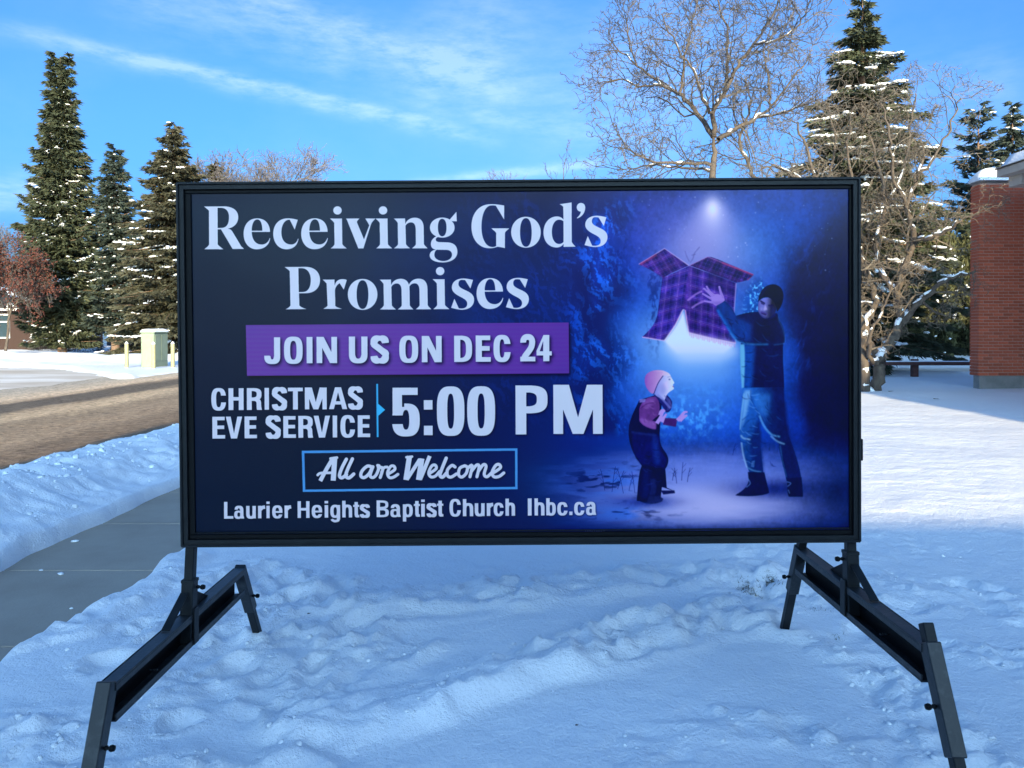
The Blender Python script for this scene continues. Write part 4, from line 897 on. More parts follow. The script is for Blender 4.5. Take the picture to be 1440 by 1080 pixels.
# a few crisp clods and boot holes
rs = np.random.RandomState(5)
for k in range(150):
    a = rs.rand(); px = rs.uniform(40, 1420); py = rs.uniform(800, 1075) if a < .75 else rs.uniform(780, 900)
    gxp, gyp = on_ground(px, py)[:2]; r = rs.uniform(.010, .03)*(1 if rs.rand() < .8 else 1.6)
    ix = np.argmin(abs(gx-gxp)); iy = np.argmin(abs(gy-gyp))
    if rough[iy, ix] < .35: continue
    sl = (slice(max(0, iy-30), iy+30), slice(max(0, ix-30), ix+30)); q = np.hypot(GX[sl]-gxp, GY[sl]-gyp)/r
    Z[sl] += np.sqrt(np.clip(1-q*q, 0, 1))*r*.7
for (px, py, r, dp) in ((610, 985, .035, -.03), (395, 890, .06, .05), (1075, 845, .07, .04), (330, 930, .07, .05), (250, 1005, .05, .05), (500, 880, .09, .05), (1210, 900, .06, .035), (1000, 880, .07, .04), (880, 900, .05, .03), (445, 925, .06, .04), (150, 920, .07, .05), (1360, 840, .07, .04), (1280, 870, .06, .035)):
    g = on_ground(px, py); q = np.hypot((GX-g[0])*(1.25 if px % 2 else .85), (GY-g[1])*.75)/r*(.55+.9*fbm(GX/.06, GY/.06, 3, px)); dp = dp*.8; Z += -dp*np.exp(-q**4)+abs(dp)*.35*np.exp(-((q-1.35)/.3)**2)
# snow pushed up round the feet of the sign
for fx_, fy_ in ((-1.212, 3.70), (1.268, 3.57), (-1.212, 2.09), (1.268, 2.08)):
    q = np.hypot(GX-fx_, GY-fy_)/.075; Z += .030*np.exp(-((q-1.)/.55)**2)*(.6+.8*fbm(GX/.05, GY/.05, 2, 17))-.01*np.exp(-q**2*3)
# sidewalk trench
SWL, SWR, SWZ = -3.30, -2.40, -.10
e1 = (fbm(GY/.9+3, GX*0+1, 3, 71)-.5)*.22; e2 = (fbm(GY/.8+9, GX*0+4, 3, 72)-.5)*.20+(fbm(GY*4, GX*0+4, 2, 75)-.5)*.05
tr = sstep(SWL+e1-.05, SWL+e1+.04, GX)*sstep(SWR+e2+.10, SWR+e2-.06, GX)*sstep(-40, -30, GY)
# bank between sidewalk and road, thrown up by the plough
bx = (GX+4.28+.18*(fbm(GY/1.7, GX*0, 2, 81)-.5))
hb = .34+.10*(fbm(GY/1.2, GX*0+7, 3, 82)-.5)-.010*np.clip(GY, 0, 14)
prof = np.where(bx > 0, sstep(.98, .0, bx)**.85, sstep(-.85, 0, bx)**.8)
bank = hb*prof*sstep(-.6, .2, GX+0*GY+6.0)
bl = (fbm(GX/.33, GY/.33, 3, 90, .55, True)-.6)*.13+(fbm(GX/.12, GY/.12, 3, 92)-.5)*.05+(fbm(GX/.9, GY/.7, 2, 95)-.5)*.10
bmask = sstep(1.0, .7, bx)*sstep(-1.0, -.6, bx)*sstep(90, 60, GY)
Z = Z*(1-sstep(-3.2, -3.5, GX)*sstep(-5.6, -5.2, GX)*.7)+bank*sstep(95, 60, GY)*sstep(-60, -30, GY)+bmask*bl*.8
Z = Z*(1-tr)+(-.22)*tr
# road bed, side road
RN, RF, RZ = -5.15, -12.5, -.14
en = (fbm(GY/1.1, GX*0+2, 3, 61)-.5)*.3; ef = (fbm(GY/1.6, GX*0+5, 3, 62)-.5)*.5
rd = sstep(RN+en+.1, RN+en-.12, GX)*sstep(RF+ef-.25, RF+ef+.1, GX)
def poly_sd(X, Y, P):
    """soft inside test: positive inside"""
    d, _ = seg_dist(X, Y, np.vstack([P, P[:1]])); ins = np.zeros(X.shape, bool); n = len(P)
    for i in range(n):
        a, b_ = P[i], P[(i+1) % n]
        c = ((a[1] > Y) != (b_[1] > Y)) & (X < (b_[0]-a[0])*(Y-a[1])/(b_[1]-a[1]+1e-12)+a[0]); ins ^= c
    return np.where(ins, d, -d)
SIDE = np.array([(-11.5, 17.0), (-11.5, 25.0), (-13.4, 25.6), (-15.6, 28.5), (-19., 32.2), (-26., 35.0), (-60, 41.), (-60, 30.), (-26., 19.5), (-16, 18.2)])
sd = poly_sd(GX, GY, SIDE)+(fbm(GX/1.2, GY/1.2, 3, 66)-.5)*.6
side = sstep(-.15, .25, sd)
off = sstep(RF-.3, RF-1.5, GX)                                 # the far verge lies a touch lower
Z = Z-off*.06
wind = np.exp(-((GX-(RF-.7))/.45)**2)*.16*(1-side)*sstep(8, 12, GY)+np.exp(-(sd+.9)**2/.5)*.10*off
Z += wind+off*sstep(26, 36, GY)*(fbm(GX/1.5, GY/1.2, 3, 68)-.5)*.35
Z += np.exp(-((GY-39.-.15*(GX+20))/1.6)**2)*off*.35*(.6+fbm(GX/2, GY/2, 2, 69))
pad = sstep(1.25, .8, np.hypot((GX+15.2)/3.2, (GY-30.2)/6.)); Z = Z*(1-pad)+(-.10+.03*fbm(GX, GY, 2, 19))*pad
bed = np.maximum(rd, side); Z = Z*(1-bed)+(-.30)*bed
# parking apron beyond the rail fence, and the mound under the hedge
pk = sstep(2, 3, GX)*sstep(26.6, 27.0, GY)*sstep(30.6, 30.2, GY); Z = Z*(1-pk)+(-.12)*pk
Z += sstep(3, 5, GX)*sstep(31, 33, GY)*.34*(.9+.4*fbm(GX/1.5, GY/1.5, 2, 41))
Z += sstep(1.5, 2.5, GX)*sstep(60, 30, GX)*.06*np.exp(-((GY-26.2)/.4)**2)
ny, nx = GX.shape
V = np.stack([GX, GY, Z], -1).reshape(-1, 3)
I = np.arange(ny*nx).reshape(ny, nx)
Q = np.stack([I[:-1, :-1], I[:-1, 1:], I[1:, 1:], I[1:, :-1]], -1).reshape(-1, 4)
structure('snow_ground', V, Q, SNOW, True)
def ground_z(x, y):
    ix = np.clip(np.searchsorted(gx, x), 1, nx-1); iy = np.clip(np.searchsorted(gy, y), 1, ny-1)
    return float(Z[iy-1:iy+1, ix-1:ix+1].mean())

# sidewalk of cast slabs
MJ = mat('joint_snow', (.22, .22, .23), .95, 4, (.52, .53, .55))
sw = MB().box(SWL-.3, SWR+.35, -30, 60, -.2, SWZ-.012).build('sidewalk', None, MJ, kind='structure')
sl = MB().bbox(-.78, .78, -.594, .594, -.05, 0, .004); slab_me = None
y = 6.15-1.2*9; k = 0
while y < 34:
    o = part('slab', sw, np.concatenate(sl.v), [np.concatenate(g) for g in sl.f.values()], CONC) if slab_me is None else part('slab', sw, None, None, None, me=slab_me)
    slab_me = o.data; o.location = ((SWL+SWR)/2, y+.6, SWZ); y += 1.2; k += 1

# road with ruts of bare asphalt and brown slush
def road_material():
    m = bpy.data.materials.new('road_slush'); m.use_nodes = True; t = m.node_tree; b = t.nodes['Principled BSDF']; b.inputs['Roughness'].default_value = .8; b.inputs['Specular IOR Level'].default_value = .25
    g = t.nodes.new('ShaderNodeNewGeometry'); mp = t.nodes.new('ShaderNodeMapping'); mp.inputs['Scale'].default_value = (1, .12, 1); t.links.new(g.outputs['Position'], mp.inputs[0])
    n = t.nodes.new('ShaderNodeTexNoise'); n.inputs['Scale'].default_value = 1.6; n.inputs['Detail'].default_value = 8; t.links.new(mp.outputs[0], n.inputs['Vector'])
    n2 = t.nodes.new('ShaderNodeTexNoise'); n2.inputs['Scale'].default_value = 9; n2.inputs['Detail'].default_value = 8; n2.inputs['Roughness'].default_value = .7; t.links.new(g.outputs['Position'], n2.inputs['Vector'])
    sp = t.nodes.new('ShaderNodeSeparateXYZ'); t.links.new(g.outputs['Position'], sp.inputs[0])
    def M(op, a, b_, c=None):
        q = t.nodes.new('ShaderNodeMath'); q.operation = op
        for i, v in enumerate((a, b_, c)):
            if v is None: continue
            if isinstance(v, (int, float)): q.inputs[i].default_value = v
            else: t.links.new(v, q.inputs[i])
        return q.outputs[0]
    xx = M('ADD', sp.outputs['X'], M('MULTIPLY', M('SUBTRACT', n.outputs['Fac'], .5), 1.1))
    r = t.nodes.new('ShaderNodeValToRGB'); t.links.new(M('DIVIDE', M('ADD', xx, 13.), 9.), r.inputs[0])
    stops = [(-13., (.50, .43, .34)), (-11.6, (.46, .37, .28)), (-11.2, (.30, .23, .17)), (-10.9, (.095, .08, .066)), (-9.9, (.10, .085, .07)), (-9.5, (.34, .265, .19)), (-8.9, (.38, .30, .215)), (-8.3, (.21, .165, .12)), (-7.2, (.24, .185, .135)), (-6.6, (.17, .13, .095)), (-5.6, (.13, .095, .068)), (-5., (.24, .19, .15))]
    el = r.color_ramp.elements; el[0].position = 0; el[0].color = (*stops[0][1], 1); el[1].position = 1; el[1].color = (*stops[-1][1], 1)
    for x, c in stops[1:-1]:
        e = el.new((x+13)/9.); e.color = (c[0]*1.62, c[1]*1.53, c[2]*1.36, 1)
    mr = t.nodes.new('ShaderNodeMapRange'); mr.inputs[1].default_value = .3; mr.inputs[2].default_value = .7; mr.inputs[3].default_value = .45; mr.inputs[4].default_value = 1.5; t.links.new(n2.outputs['Fac'], mr.inputs[0])
    h = t.nodes.new('ShaderNodeHueSaturation'); t.links.new(r.outputs[0], h.inputs['Color']); t.links.new(mr.outputs[0], h.inputs['Value']); t.links.new(h.outputs[0], b.inputs['Base Color'])
    bp = t.nodes.new('ShaderNodeBump'); bp.inputs['Distance'].default_value = .09; t.links.new(n2.outputs['Fac'], bp.inputs['Height']); t.links.new(bp.outputs[0], b.inputs['Normal'])
    return m
rx = np.linspace(RF-1.2, RN+.6, 70); ry = np.concatenate([np.linspace(-60, 6, 20), 6*1.014**np.arange(1, 270)])
RX, RY = np.meshgrid(rx, ry); RZZ = RZ+(fbm(RX/.5, RY/2.5, 3, 55)-.5)*.06+(fbm(RX/.2, RY/.5, 3, 56)-.5)*.035
I = np.arange(RX.size).reshape(RX.shape); structure('road', np.stack([RX, RY, RZZ], -1).reshape(-1, 3), np.stack([I[:-1, :-1], I[:-1, 1:], I[1:, 1:], I[1:, :-1]], -1).reshape(-1, 4), road_material(), True)
SLUSH = mat('packed_tan_snow', (.50, .42, .33), .85, .55, (.74, .70, .64), detail=9, bump=.02, bump_scale=6, contrast=(.36, .62), stretch=(.35, 1, 1))
sx = np.linspace(-62, RF-1.0, 90); sy = np.linspace(15.5, 44, 90); SX, SY = np.meshgrid(sx, sy); SZ = RZ-.01+(fbm(SX/1.1, SY/.7, 3, 57)-.5)*.05
I = np.arange(SX.size).reshape(SX.shape); structure('side_road', np.stack([SX, SY, SZ], -1).reshape(-1, 3), np.stack([I[:-1, :-1], I[:-1, 1:], I[1:, 1:], I[1:, :-1]], -1).reshape(-1, 4), SLUSH, True)
sx = np.linspace(1.6, 60, 60); sy = np.linspace(26.2, 31, 16); SX, SY = np.meshgrid(sx, sy); SZ = -.045+(fbm(SX/1.1, SY/.5, 3, 58)-.5)*.04
I = np.arange(SX.size).reshape(SX.shape); structure('parking_area', np.stack([SX, SY, SZ], -1).reshape(-1, 3), np.stack([I[:-1, :-1], I[:-1, 1:], I[1:, 1:], I[1:, :-1]], -1).reshape(-1, 4), SLUSH, True)
# ---------------------------------------------------------------- the portable sign
STEEL = mat('black_painted_steel', (.006, .0075, .009), .5, 14, (.011, .013, .0145), bump=.0006, bump_scale=220, spec=.25)
STEELD = mat('dark_trim', (.003, .0035, .0045), .55, spec=.15)
SCUFF = mat('scuffed_steel', (.010, .012, .014), .45, 22, (.038, .040, .040), contrast=(.52, .70), bump=.0008, bump_scale=90)
ZINC = mat('dull_zinc', (.10, .11, .12), .35, metal=.9)
art = paint_poster()
def srgb2lin(c): return np.where(c <= .04045, c/12.92, ((c+.055)/1.055)**2.4)
def lin2srgb(c): return np.where(c <= .0031308, c*12.92, 1.055*np.clip(c, 0, None)**(1/2.4)-.055)
LIGHT = np.array(ART_LIGHT)                                     # colour of the open shade that falls on the print
alb = np.clip((srgb2lin(art)-np.array(ART_VEIL))/LIGHT, .0, .9)
px = np.ones((art.shape[0], art.shape[1], 4), np.float32); px[..., :3] = lin2srgb(alb)[::-1]
img = bpy.data.images.new('printed_vinyl', art.shape[1], art.shape[0], alpha=False)
img.pixels.foreach_set(px.ravel()); img.update(); img.pack()
PR = bpy.data.materials.new('printed_vinyl'); PR.use_nodes = True; _t = PR.node_tree; _b = _t.nodes['Principled BSDF']
_i = _t.nodes.new('ShaderNodeTexImage'); _i.image = img; _i.interpolation = 'Cubic'; _i.extension = 'EXTEND'; _t.links.new(_i.outputs[0], _b.inputs['Base Color'])
_b.inputs['Roughness'].default_value = .30; _b.inputs['Specular IOR Level'].default_value = .19
_n = _t.nodes.new('ShaderNodeTexNoise'); _n.inputs['Scale'].default_value = 2.2; _c = _t.nodes.new('ShaderNodeTexCoord'); _t.links.new(_c.outputs['Object'], _n.inputs['Vector'])
_p = _t.nodes.new('ShaderNodeBump'); _p.inputs['Distance'].default_value = .004; _t.links.new(_n.outputs['Fac'], _p.inputs['Height']); _t.links.new(_p.outputs[0], _b.inputs['Normal'])

SC_ = np.array([.02759, 2.82211, 1.33179]); yw, pp, rr_ = -.0005, .00355, -.00759
RM = np.array(Matrix.Rotation(yw, 3, 'Z')@Matrix.Rotation(pp, 3, 'X')@Matrix.Rotation(rr_, 3, 'Y'))
M4 = np.eye(4); M4[:3, :3] = RM; M4[:3, 3] = SC_
SW_, SH_ = 2.5, 1.33586
sign = thing('portable_sign', 'large black-framed portable church sign with a blue night-scene print, standing in the snow', 'sign', (SC_[0], SC_[1], 0.02))
hw, hh = SW_/2, SH_/2
T, D = .022, .075
def SB(): return MB()
# outer frame, mitred corners
def rail(P):            # trapezoid in x,z with mitred ends, extruded in depth, bevelled by an inner step
    k = MB(); k.prism(P, 0, D, axis=1)
    V = np.concatenate(k.v)@RM.T+SC_; return part('frame_rail', sign, V, [np.concatenate(g) for g in k.f.values()], STEEL)
rail([(-hw, hh), (hw, hh), (hw-T, hh-T), (-hw+T, hh-T)]); rail([(-hw, -hh), (-hw+T, -hh+T), (hw-T, -hh+T), (hw, -hh)])
rail([(-hw, -hh), (-hw, hh), (-hw+T, hh-T), (-hw+T, -hh+T)]); rail([(hw, -hh), (hw-T, -hh+T), (hw-T, hh-T), (hw, hh)])
# raised lip along the outer edge and the recessed inner trim
def strip(name, x0, x1, z0, z1, y0, y1, m=STEELD, b=.002):
    k = MB(); k.bbox(x0, x1, y0, y1, z0, z1, b, M4); return k.build(name, sign, m)
L2 = .006
strip('frame_lip', -hw, hw, hh-L2, hh+.003, -.008, -.0005, STEEL); strip('frame_lip', -hw, hw, -hh-.003, -hh+L2, -.008, -.0005, STEEL)
strip('frame_lip', -hw-.003, -hw+L2, -hh, hh, -.0075, -.0007, STEEL); strip('frame_lip', hw-L2, hw+.003, -hh, hh, -.0075, -.0007, STEEL)
TI = .022
strip('inner_trim', -hw+T+.0005, hw-T-.0005, hh-T-TI*.62, hh-T-.0005, .012, .05); strip('inner_trim', -hw+T+.0005, hw-T-.0005, -hh+T+.0005, -hh+T+TI*.75, .012, .05)
strip('inner_trim', -hw+T+.0005, -hw+T+TI, -hh+T+TI*.75+.0005, hh-T-TI*.62-.0005, .0125, .05); strip('inner_trim', hw-T-TI*.45, hw-T-.0005, -hh+T+TI*.75+.0005, hh-T-TI*.62-.0005, .0125, .05)
strip('retaining_strip', -hw+T+TI, hw-T-TI*.45, -hh+T+TI*.75+.006, -hh+T+TI*.75+.009, .008, .018, STEEL, .0008)
# the print: a plane whose corners are carried through the photographed corners, recessed behind the trim
PY = .020
def plane_hit(x, y):
    d = px_dir(x, y); n = RM[:, 1]; o = np.array([0, 0, EYE]); p0 = SC_+RM@np.array([0, PY, 0])
    return o+d*((p0-o)@n)/(d@n)
C4_ = [plane_hit(268, 272), plane_hit(1197, 266), plane_hit(1196, 747), plane_hit(272, 753)]
loc4 = np.array([(c-SC_)@RM for c in C4_])
x0, x1, z1, z0 = loc4[[0, 3], 0].mean(), loc4[[1, 2], 0].mean(), loc4[[0, 1], 2].mean(), loc4[[2, 3], 2].mean()
k = MB(); k.box(-hw+T-.004, hw-T+.004, PY+.0005, PY+.012, -hh+T-.004, hh-T+.004, M4)
panel = k.build('panel', sign, STEELD)
gxs = np.linspace(x0-.02, x1+.02, 3); V = []
for z in (z0-.02, z1+.02):
    for x in (x0-.02, x1+.02): V.append(SC_+RM@np.array([x, PY, z]))
pf = part('printed_face', sign, np.array(V), np.array([(0, 1, 3, 2)]), PR, label='glossy blue night-scene print with white lettering, a man lifting a tartan carton and a child looking up')
uvl = pf.data.uv_layers.new(name='UVMap')
for li, lp in enumerate(pf.data.loops):
    v = V[lp.vertex_index]; q = (np.array(v)-SC_)@RM
    uvl.data[li].uv = ((q[0]-x0)/(x1-x0), (q[2]-z0)/(z1-z0))
k = MB(); k.box(-hw+T+.001, hw-T-.001, PY+.014, D-.004, -hh+T+.001, hh-T-.001, M4); k.build('back_sheet', sign, SCUFF)
# small latch on the right edge
k = MB(); k.bbox(hw+.0005, hw+.012, -.002, .03, -.37, -.29, .002, M4); k.build('latch', sign, STEELD)
k = MB(); k.bbox(hw+.0005, hw+.009, -.001, .03, .28, .33, .002, M4); k.build('latch', sign, STEELD)

def knob(p, d, parent, r=.010):
    p = Vector(p); d = Vector(d).normalized(); k = MB(); k.cyl(p, p+d*.018, r*.45, k=10); k.cyl(p+d*.018, p+d*.024, r*.8, r, k=14); k.cyl(p+d*.024, p+d*.032, r, r*.8, k=14); k.cyl(p+d*.004, p+d*.010, r*.75, k=6)
    k.build('knob', parent, STEELD, True)
def foot_frame(side, Xc, ztop, yf, yr, front, rear):
    s = side                                        # +1: the channel opens to the right (left-hand frame), -1 the other way
    H, Fd, t = .118, .052, .006
    web = Xc-s*Fd/2
    MB().bbox(min(web, web+s*t), max(web, web+s*t), yf, yr, ztop-H, ztop, .001).build('channel_web', sign, STEELD)
    for z0, z1, nm in ((ztop-t, ztop, 'channel_flange'), (ztop-H, ztop-H+t, 'channel_flange')):
        a, b_ = sorted((web+s*(t+.0005), web+s*Fd)); MB().bbox(a, b_, yf, yr, z0, z1, .001).build(nm, sign, SCUFF)
    for z0, z1 in ((ztop-.026, ztop-t-.0005), (ztop-H+t+.0005, ztop-H+.024)):       # lips of the flanges
        a, b_ = sorted((web+s*(Fd-t), web+s*Fd)); MB().bbox(a, b_, yf+.001, yr-.001, z0, z1, .001).build('flange_lip', sign, SCUFF)
    # post: inner tube from the frame down into the welded sleeve
    px_, py_ = Xc-s*.002, 2.822+.075*.6
    top = SC_+RM@np.array([(-hw+.018)*s, .042, -hh+.002]); base = Vector((px_, top[1]-.01, ztop-H+.01)); top = Vector(top)
    k = MB(); k.beam(base, top, .034, .034, (1, 0, 0), .003); k.build('post', sign, STEEL)
    dn = (top-base).normalized(); slt = base+dn*(.235+.0)
    k = MB(); k.beam(base-dn*.002, slt, .046, .046, (1, 0, 0), .003); k.build('post_sleeve', sign, STEEL)
    k = MB(); k.beam(slt-dn*.012, slt+dn*.001, .049, .049, (1, 0, 0), .002); k.build('collar', sign, STEEL)
    knob((slt.x+s*.024, slt.y, slt.z-.03), (1*s, -.1, 0), sign)
    # front strut and rear gusset plate
    k = MB(); k.beam((base.x, slt.y-.025, slt.z-.045), (base.x, slt.y-.185, ztop+.004), .030, .006, (1, 0, 0), .001); k.build('strut', sign, STEEL)
    k = MB(); yb, zt = slt.y+.0235, slt.z-.045
    k.prism([(yb, zt), (yb, ztop+.001), (yb+.16, ztop+.001)], base.x-.004, base.x+.004, axis=0); k.build('gusset', sign, STEELD)
    k = MB(); a, b_ = sorted((web+s*(Fd+.0005), web+s*(Fd+.006))); k.bbox(a, b_, slt.y-.02, slt.y+.02, ztop-H+.004, ztop+.02, .001); k.build('gusset', sign, STEEL)
    # slanting legs with telescoping inner tubes
    for (yt, zt, yb, zb, stub, fr_) in ((yf, front[0], front[1], front[2], front[3], 1), (yr, rear[0], rear[1], rear[2], rear[3], 0)):
        a = Vector((Xc, yt, zt)); b_ = Vector((Xc, yb, zb)); d = (b_-a).normalized(); Lg = (b_-a).length; mid = a+d*Lg*(.58 if fr_ else .50)
        leg = MB().beam(a, mid, .046, .046, (1, 0, 0), .003).build('leg', sign, SCUFF)
        MB().beam(mid-d*.02, b_, .034, .034, (1, 0, 0), .003).build('leg_extension', leg, STEEL)
        if stub: MB().beam(a-d*stub, a+d*.01, .034, .034, (1, 0, 0), .003).build('leg_extension', leg, STEEL)
        knob(a+d*Lg*.33+Vector((s*.024, 0, 0)), (s, -.1, 0), leg)
    knob((web+s*Fd, yf+.2, ztop-.05), (s, 0, 0), sign, .004)
foot_frame(+1, -1.212, .395, 2.29, 3.40, (.40, 2.09, -.10, 0), (.395, 3.70, -.08, 0))
foot_frame(-1, 1.268, .500, 2.32, 3.36, (.505, 2.08, .03, .055), (.50, 3.57, .04, .045))
# ---------------------------------------------------------------- brick church: end wall with cap, roof wing, unseen shading hall behind the camera
BRICK = mat('red_brick', (.36, .070, .030), .88, 26, (.50, .125, .060), bump=.003, bump_scale=60, rnd=.22, contrast=(.3, .7))
MORTAR = mat('mortar', (.42, .26, .21), .95, 40, (.50, .34, .28))
PLINTH = mat('plinth_concrete', (.20, .195, .18), .9, 2.2, (.30, .29, .27), bump=.003, bump_scale=70)
FASCIA = mat('painted_fascia', (.42, .38, .33), .7, 4, (.50, .46, .41))
church = thing('brick_church', 'red brick church wing with snow-capped end wall and pale roof fascia at the right edge', 'building', (12.3, 19, 0))
PX0, PY0, PY1, PX1 = 11.545, 19.0, 19.34, 12.95
ZB, ZT = .335, 5.10
MB().bbox(PX0+.05, PX1, PY0+.04, PY1-.04, -.3, ZB, .01).build('plinth', church, PLINTH)
wall = MB().box(PX0+.008, PX1+.3, PY0+.008, PY1-.008, ZB, ZT).build('wall', church, MORTAR)
ch, bl_, jn = .0775, .245, .011
rs = np.random.RandomState(7)
bm_ = MB().bbox(-bl_/2+jn/2, bl_/2-jn/2, -.05, .05, -ch/2+jn/2, ch/2-jn/2, .003)
bV, bF = np.concatenate(bm_.v), [np.concatenate(g) for g in bm_.f.values()]
me_long = make_mesh('brick', bV, bF, BRICK)
half = bV.copy(); half[:, 0] *= (.115-jn)/(bl_-jn); me_half = make_mesh('brick', half, bF, BRICK)
side_b = bV[:, [1, 0, 2]]*[-1, 1, 1]; side_b[:, 1] *= (.325-jn)/(bl_-jn)/1.0; me_side = make_mesh('brick', side_b, bF, BRICK)
rows = int((ZT-ZB)/ch); count = 0; rest = MB()
for r in range(rows):
    z = ZB+(r+.5)*ch; x = PX0
    lst = []
    if r % 2: lst.append((x+.0575, me_half, half, .115)); x += .115
    while x < PX1-.05: lst.append((x+bl_/2, me_long, bV, bl_)); x += bl_
    for xc, me, vv, wl in lst:
        dy = rs.normal(0, .0012); p = (xc, PY0+.05+dy, z+rs.normal(0, .0008))
        if count < 262 and xc < 12.72 and r < 44:
            o = part('brick', wall, None, None, None, me=me, loc=p); count += 1
        else: rest.add(vv+p, bF[0]); [rest.f.setdefault(g.shape[1], []).append(g+rest.n-len(vv)) for g in bF[1:]]
    p = (PX0+.05+rs.normal(0, .0012), (PY0+PY1)/2+.045, z)
    if count < 298 and r < 36 and r % 1 == 0: part('brick', wall, None, None, None, me=me_side, loc=p); count += 1
    else: rest.add(side_b+p, bF[0]); [rest.f.setdefault(g.shape[1], []).append(g+rest.n-len(side_b)) for g in bF[1:]]
rest.build('brick_courses', wall, BRICK, kind='stuff')
MB().bbox(PX0-.02, PX1, PY0-.03, PY1+.03, ZT+.001, ZT+.05, .008).build('coping', church, mat('metal_flashing', (.20, .19, .18), .5, metal=.3))
# rounded snow cap
def snow_slab(x0, x1, y0, y1, z, h, nx_=30, ny_=14, seed=1, edge=.16, dome=False):
    u = np.linspace(0, 1, nx_); v = np.linspace(0, 1, ny_); U, Vv = np.meshgrid(u, v); X = x0+(x1-x0)*U; Y = y0+(y1-y0)*Vv
    ex = np.minimum(U*(x1-x0), (1-U)*(x1-x0)); ey = np.minimum(Vv*(y1-y0), (1-Vv)*(y1-y0)); e = np.clip(np.minimum(ex, ey)/edge, 0, 1)
    Zt = z+h*np.sqrt(1-(1-e)**2)*(.85+.3*fbm(X*1.7, Y*1.7, 3, seed))
    if dome: Zt = z+h*np.clip(1-np.abs(2*U-1)**2.3, 0, 1)**.6*np.clip(1-np.abs(2*Vv-1)**3, 0, 1)**.5*(.9+.2*fbm(X*1.7, Y*1.7, 3, seed))
    I = np.arange(X.size).reshape(X.shape); top = np.stack([X, Y, Zt], -1).reshape(-1, 3); bot = top.copy(); bot[:, 2] = z-.002
    Ft = np.stack([I[:-1, :-1], I[:-1, 1:], I[1:, 1:], I[1:, :-1]], -1).reshape(-1, 4)
    return np.r_[top, bot], np.r_[Ft, Ft[:, ::-1]+len(top)]
V, Fq = snow_slab(PX0-.06, PX1-.60, PY0-.10, PY1+.08, ZT+.05, .33, 44, 24, seed=3, dome=True); part('snow_cap', church, V, Fq, SNOWP, True)
# the wing that runs towards the camera, out of frame to the right
WX, WY0, WY1 = 13.1, -13., 18.98
MB().box(WX, 24, WY0, WY1, -.3, 5.019).build('wall', church, BRICK)
MB().bbox(WX-.02, 24, WY0-.02, WY1-.02, -.3, .30, .01).build('plinth', church, PLINTH)
rx0 = 11.30
MB().bbox(rx0, 24.5, WY0-.6, 17.95, 5.02, 5.20, .01).build('fascia', church, FASCIA)
MB().bbox(rx0+.25, 13.09, 17.45, 17.90, 4.78, 5.018, .01).build('roof_beam', church, FASCIA)
for yy in (13., 8.6, 4.2, -.2, -4.6, -9.): MB().bbox(rx0+.25, 13.09, yy, yy+.42, 4.78, 5.018, .01).build('roof_beam', church, FASCIA)
MB().bbox(rx0-.03, 24.5, WY0-.62, 17.98, 5.201, 5.225, .004).build('flashing', church, mat('roof_edge_metal', (.09, .075, .065), .5, metal=.3))
V, Fq = snow_slab(rx0-.06, 24.4, WY0-.6, 17.96, 5.226, .30, 60, 120, 5, .3); part('snow_cover', church, V, Fq, SNOWP, True)
for yy in np.arange(-11.4, 16, 3.2):
    f = MB().bbox(WX-.03, WX-.005, yy, yy+1.5, 1.1, 3.2, .004).build('window', church, FASCIA)
    MB().box(WX-.04, WX-.031, yy+.08, yy+1.42, 1.18, 3.12).build('pane', f, mat('dark_glass', (.02, .025, .03), .08) if yy < -11.3 else bpy.data.materials['dark_glass'])
# unseen hall behind the camera, its blocks shaped to throw the sign's shade
hall = thing('shading_hall', 'unseen long low brick hall behind the photographer, shaped so its shade covers the sign', 'building', (-2, -14, 0))
def hall_block(x0, x1, y0, y1, h, nw, ov=.3):
    MB().box(x0, x1, y0, y1, -.3, h-.35).build('wall', hall, BRICK)
    MB().bbox(x0-ov, x1+.3, y0-.3, y1+.3, h-.349, h-.12, .01).build('fascia', hall, FASCIA)
    V, Fq = snow_slab(x0-ov+.05, x1+.25, y0-.25, y1+.25, h-.119, .119, 30, 20, 8, .3); part('snow_cover', hall, V, Fq, SNOWP, True)
    for i in range(nw):
        xc = x0+(i+.5)*(x1-x0)/nw
        f = MB().bbox(xc-.9, xc+.9, y1+.003, y1+.04, 1.0, 2.3, .004).build('window', hall, FASCIA)
        MB().box(xc-.82, xc+.82, y1+.041, y1+.05, 1.08, 2.22).build('pane', f, bpy.data.materials['dark_glass'])
hall_block(-2.4, 4.25, -20, -10.3, 5.45, 3)
hall_block(4.26, 12.6, -20, -10.3, 3.88, 2, 0.)
# ---------------------------------------------------------------- trees
BARK = mat('grey_bark', (.065, .050, .040), .9, 9, (.125, .098, .075), bump=.01, bump_scale=30, stretch=(1, 1, .3))
TWIG = mat('tan_twigs', (.062, .054, .047), .85, 5, (.115, .100, .088))
TWIGL = mat('warm_twigs', (.092, .075, .056), .85, 5, (.16, .13, .098))
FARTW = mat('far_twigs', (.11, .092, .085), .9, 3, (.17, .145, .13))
NEEDLE = mat('spruce_needles', (.024, .033, .016), .75, 1.6, (.066, .076, .036), detail=9, contrast=(.3, .7))
NEEDLEB = mat('blue_spruce_needles', (.022, .034, .026), .75, 1.7, (.050, .068, .050), detail=9, contrast=(.3, .7))
NEEDLEO = mat('brownish_spruce_needles', (.032, .033, .017), .75, 1.6, (.076, .072, .040), detail=9, contrast=(.3, .7))
CEDAR = mat('cedar_scales', (.034, .038, .012), .8, 1.1, (.10, .096, .032), detail=9, contrast=(.3, .7))
SBARK = mat('spruce_bark', (.14, .085, .055), .9, 10, (.20, .13, .09), bump=.02, bump_scale=18, stretch=(1, 1, .3))

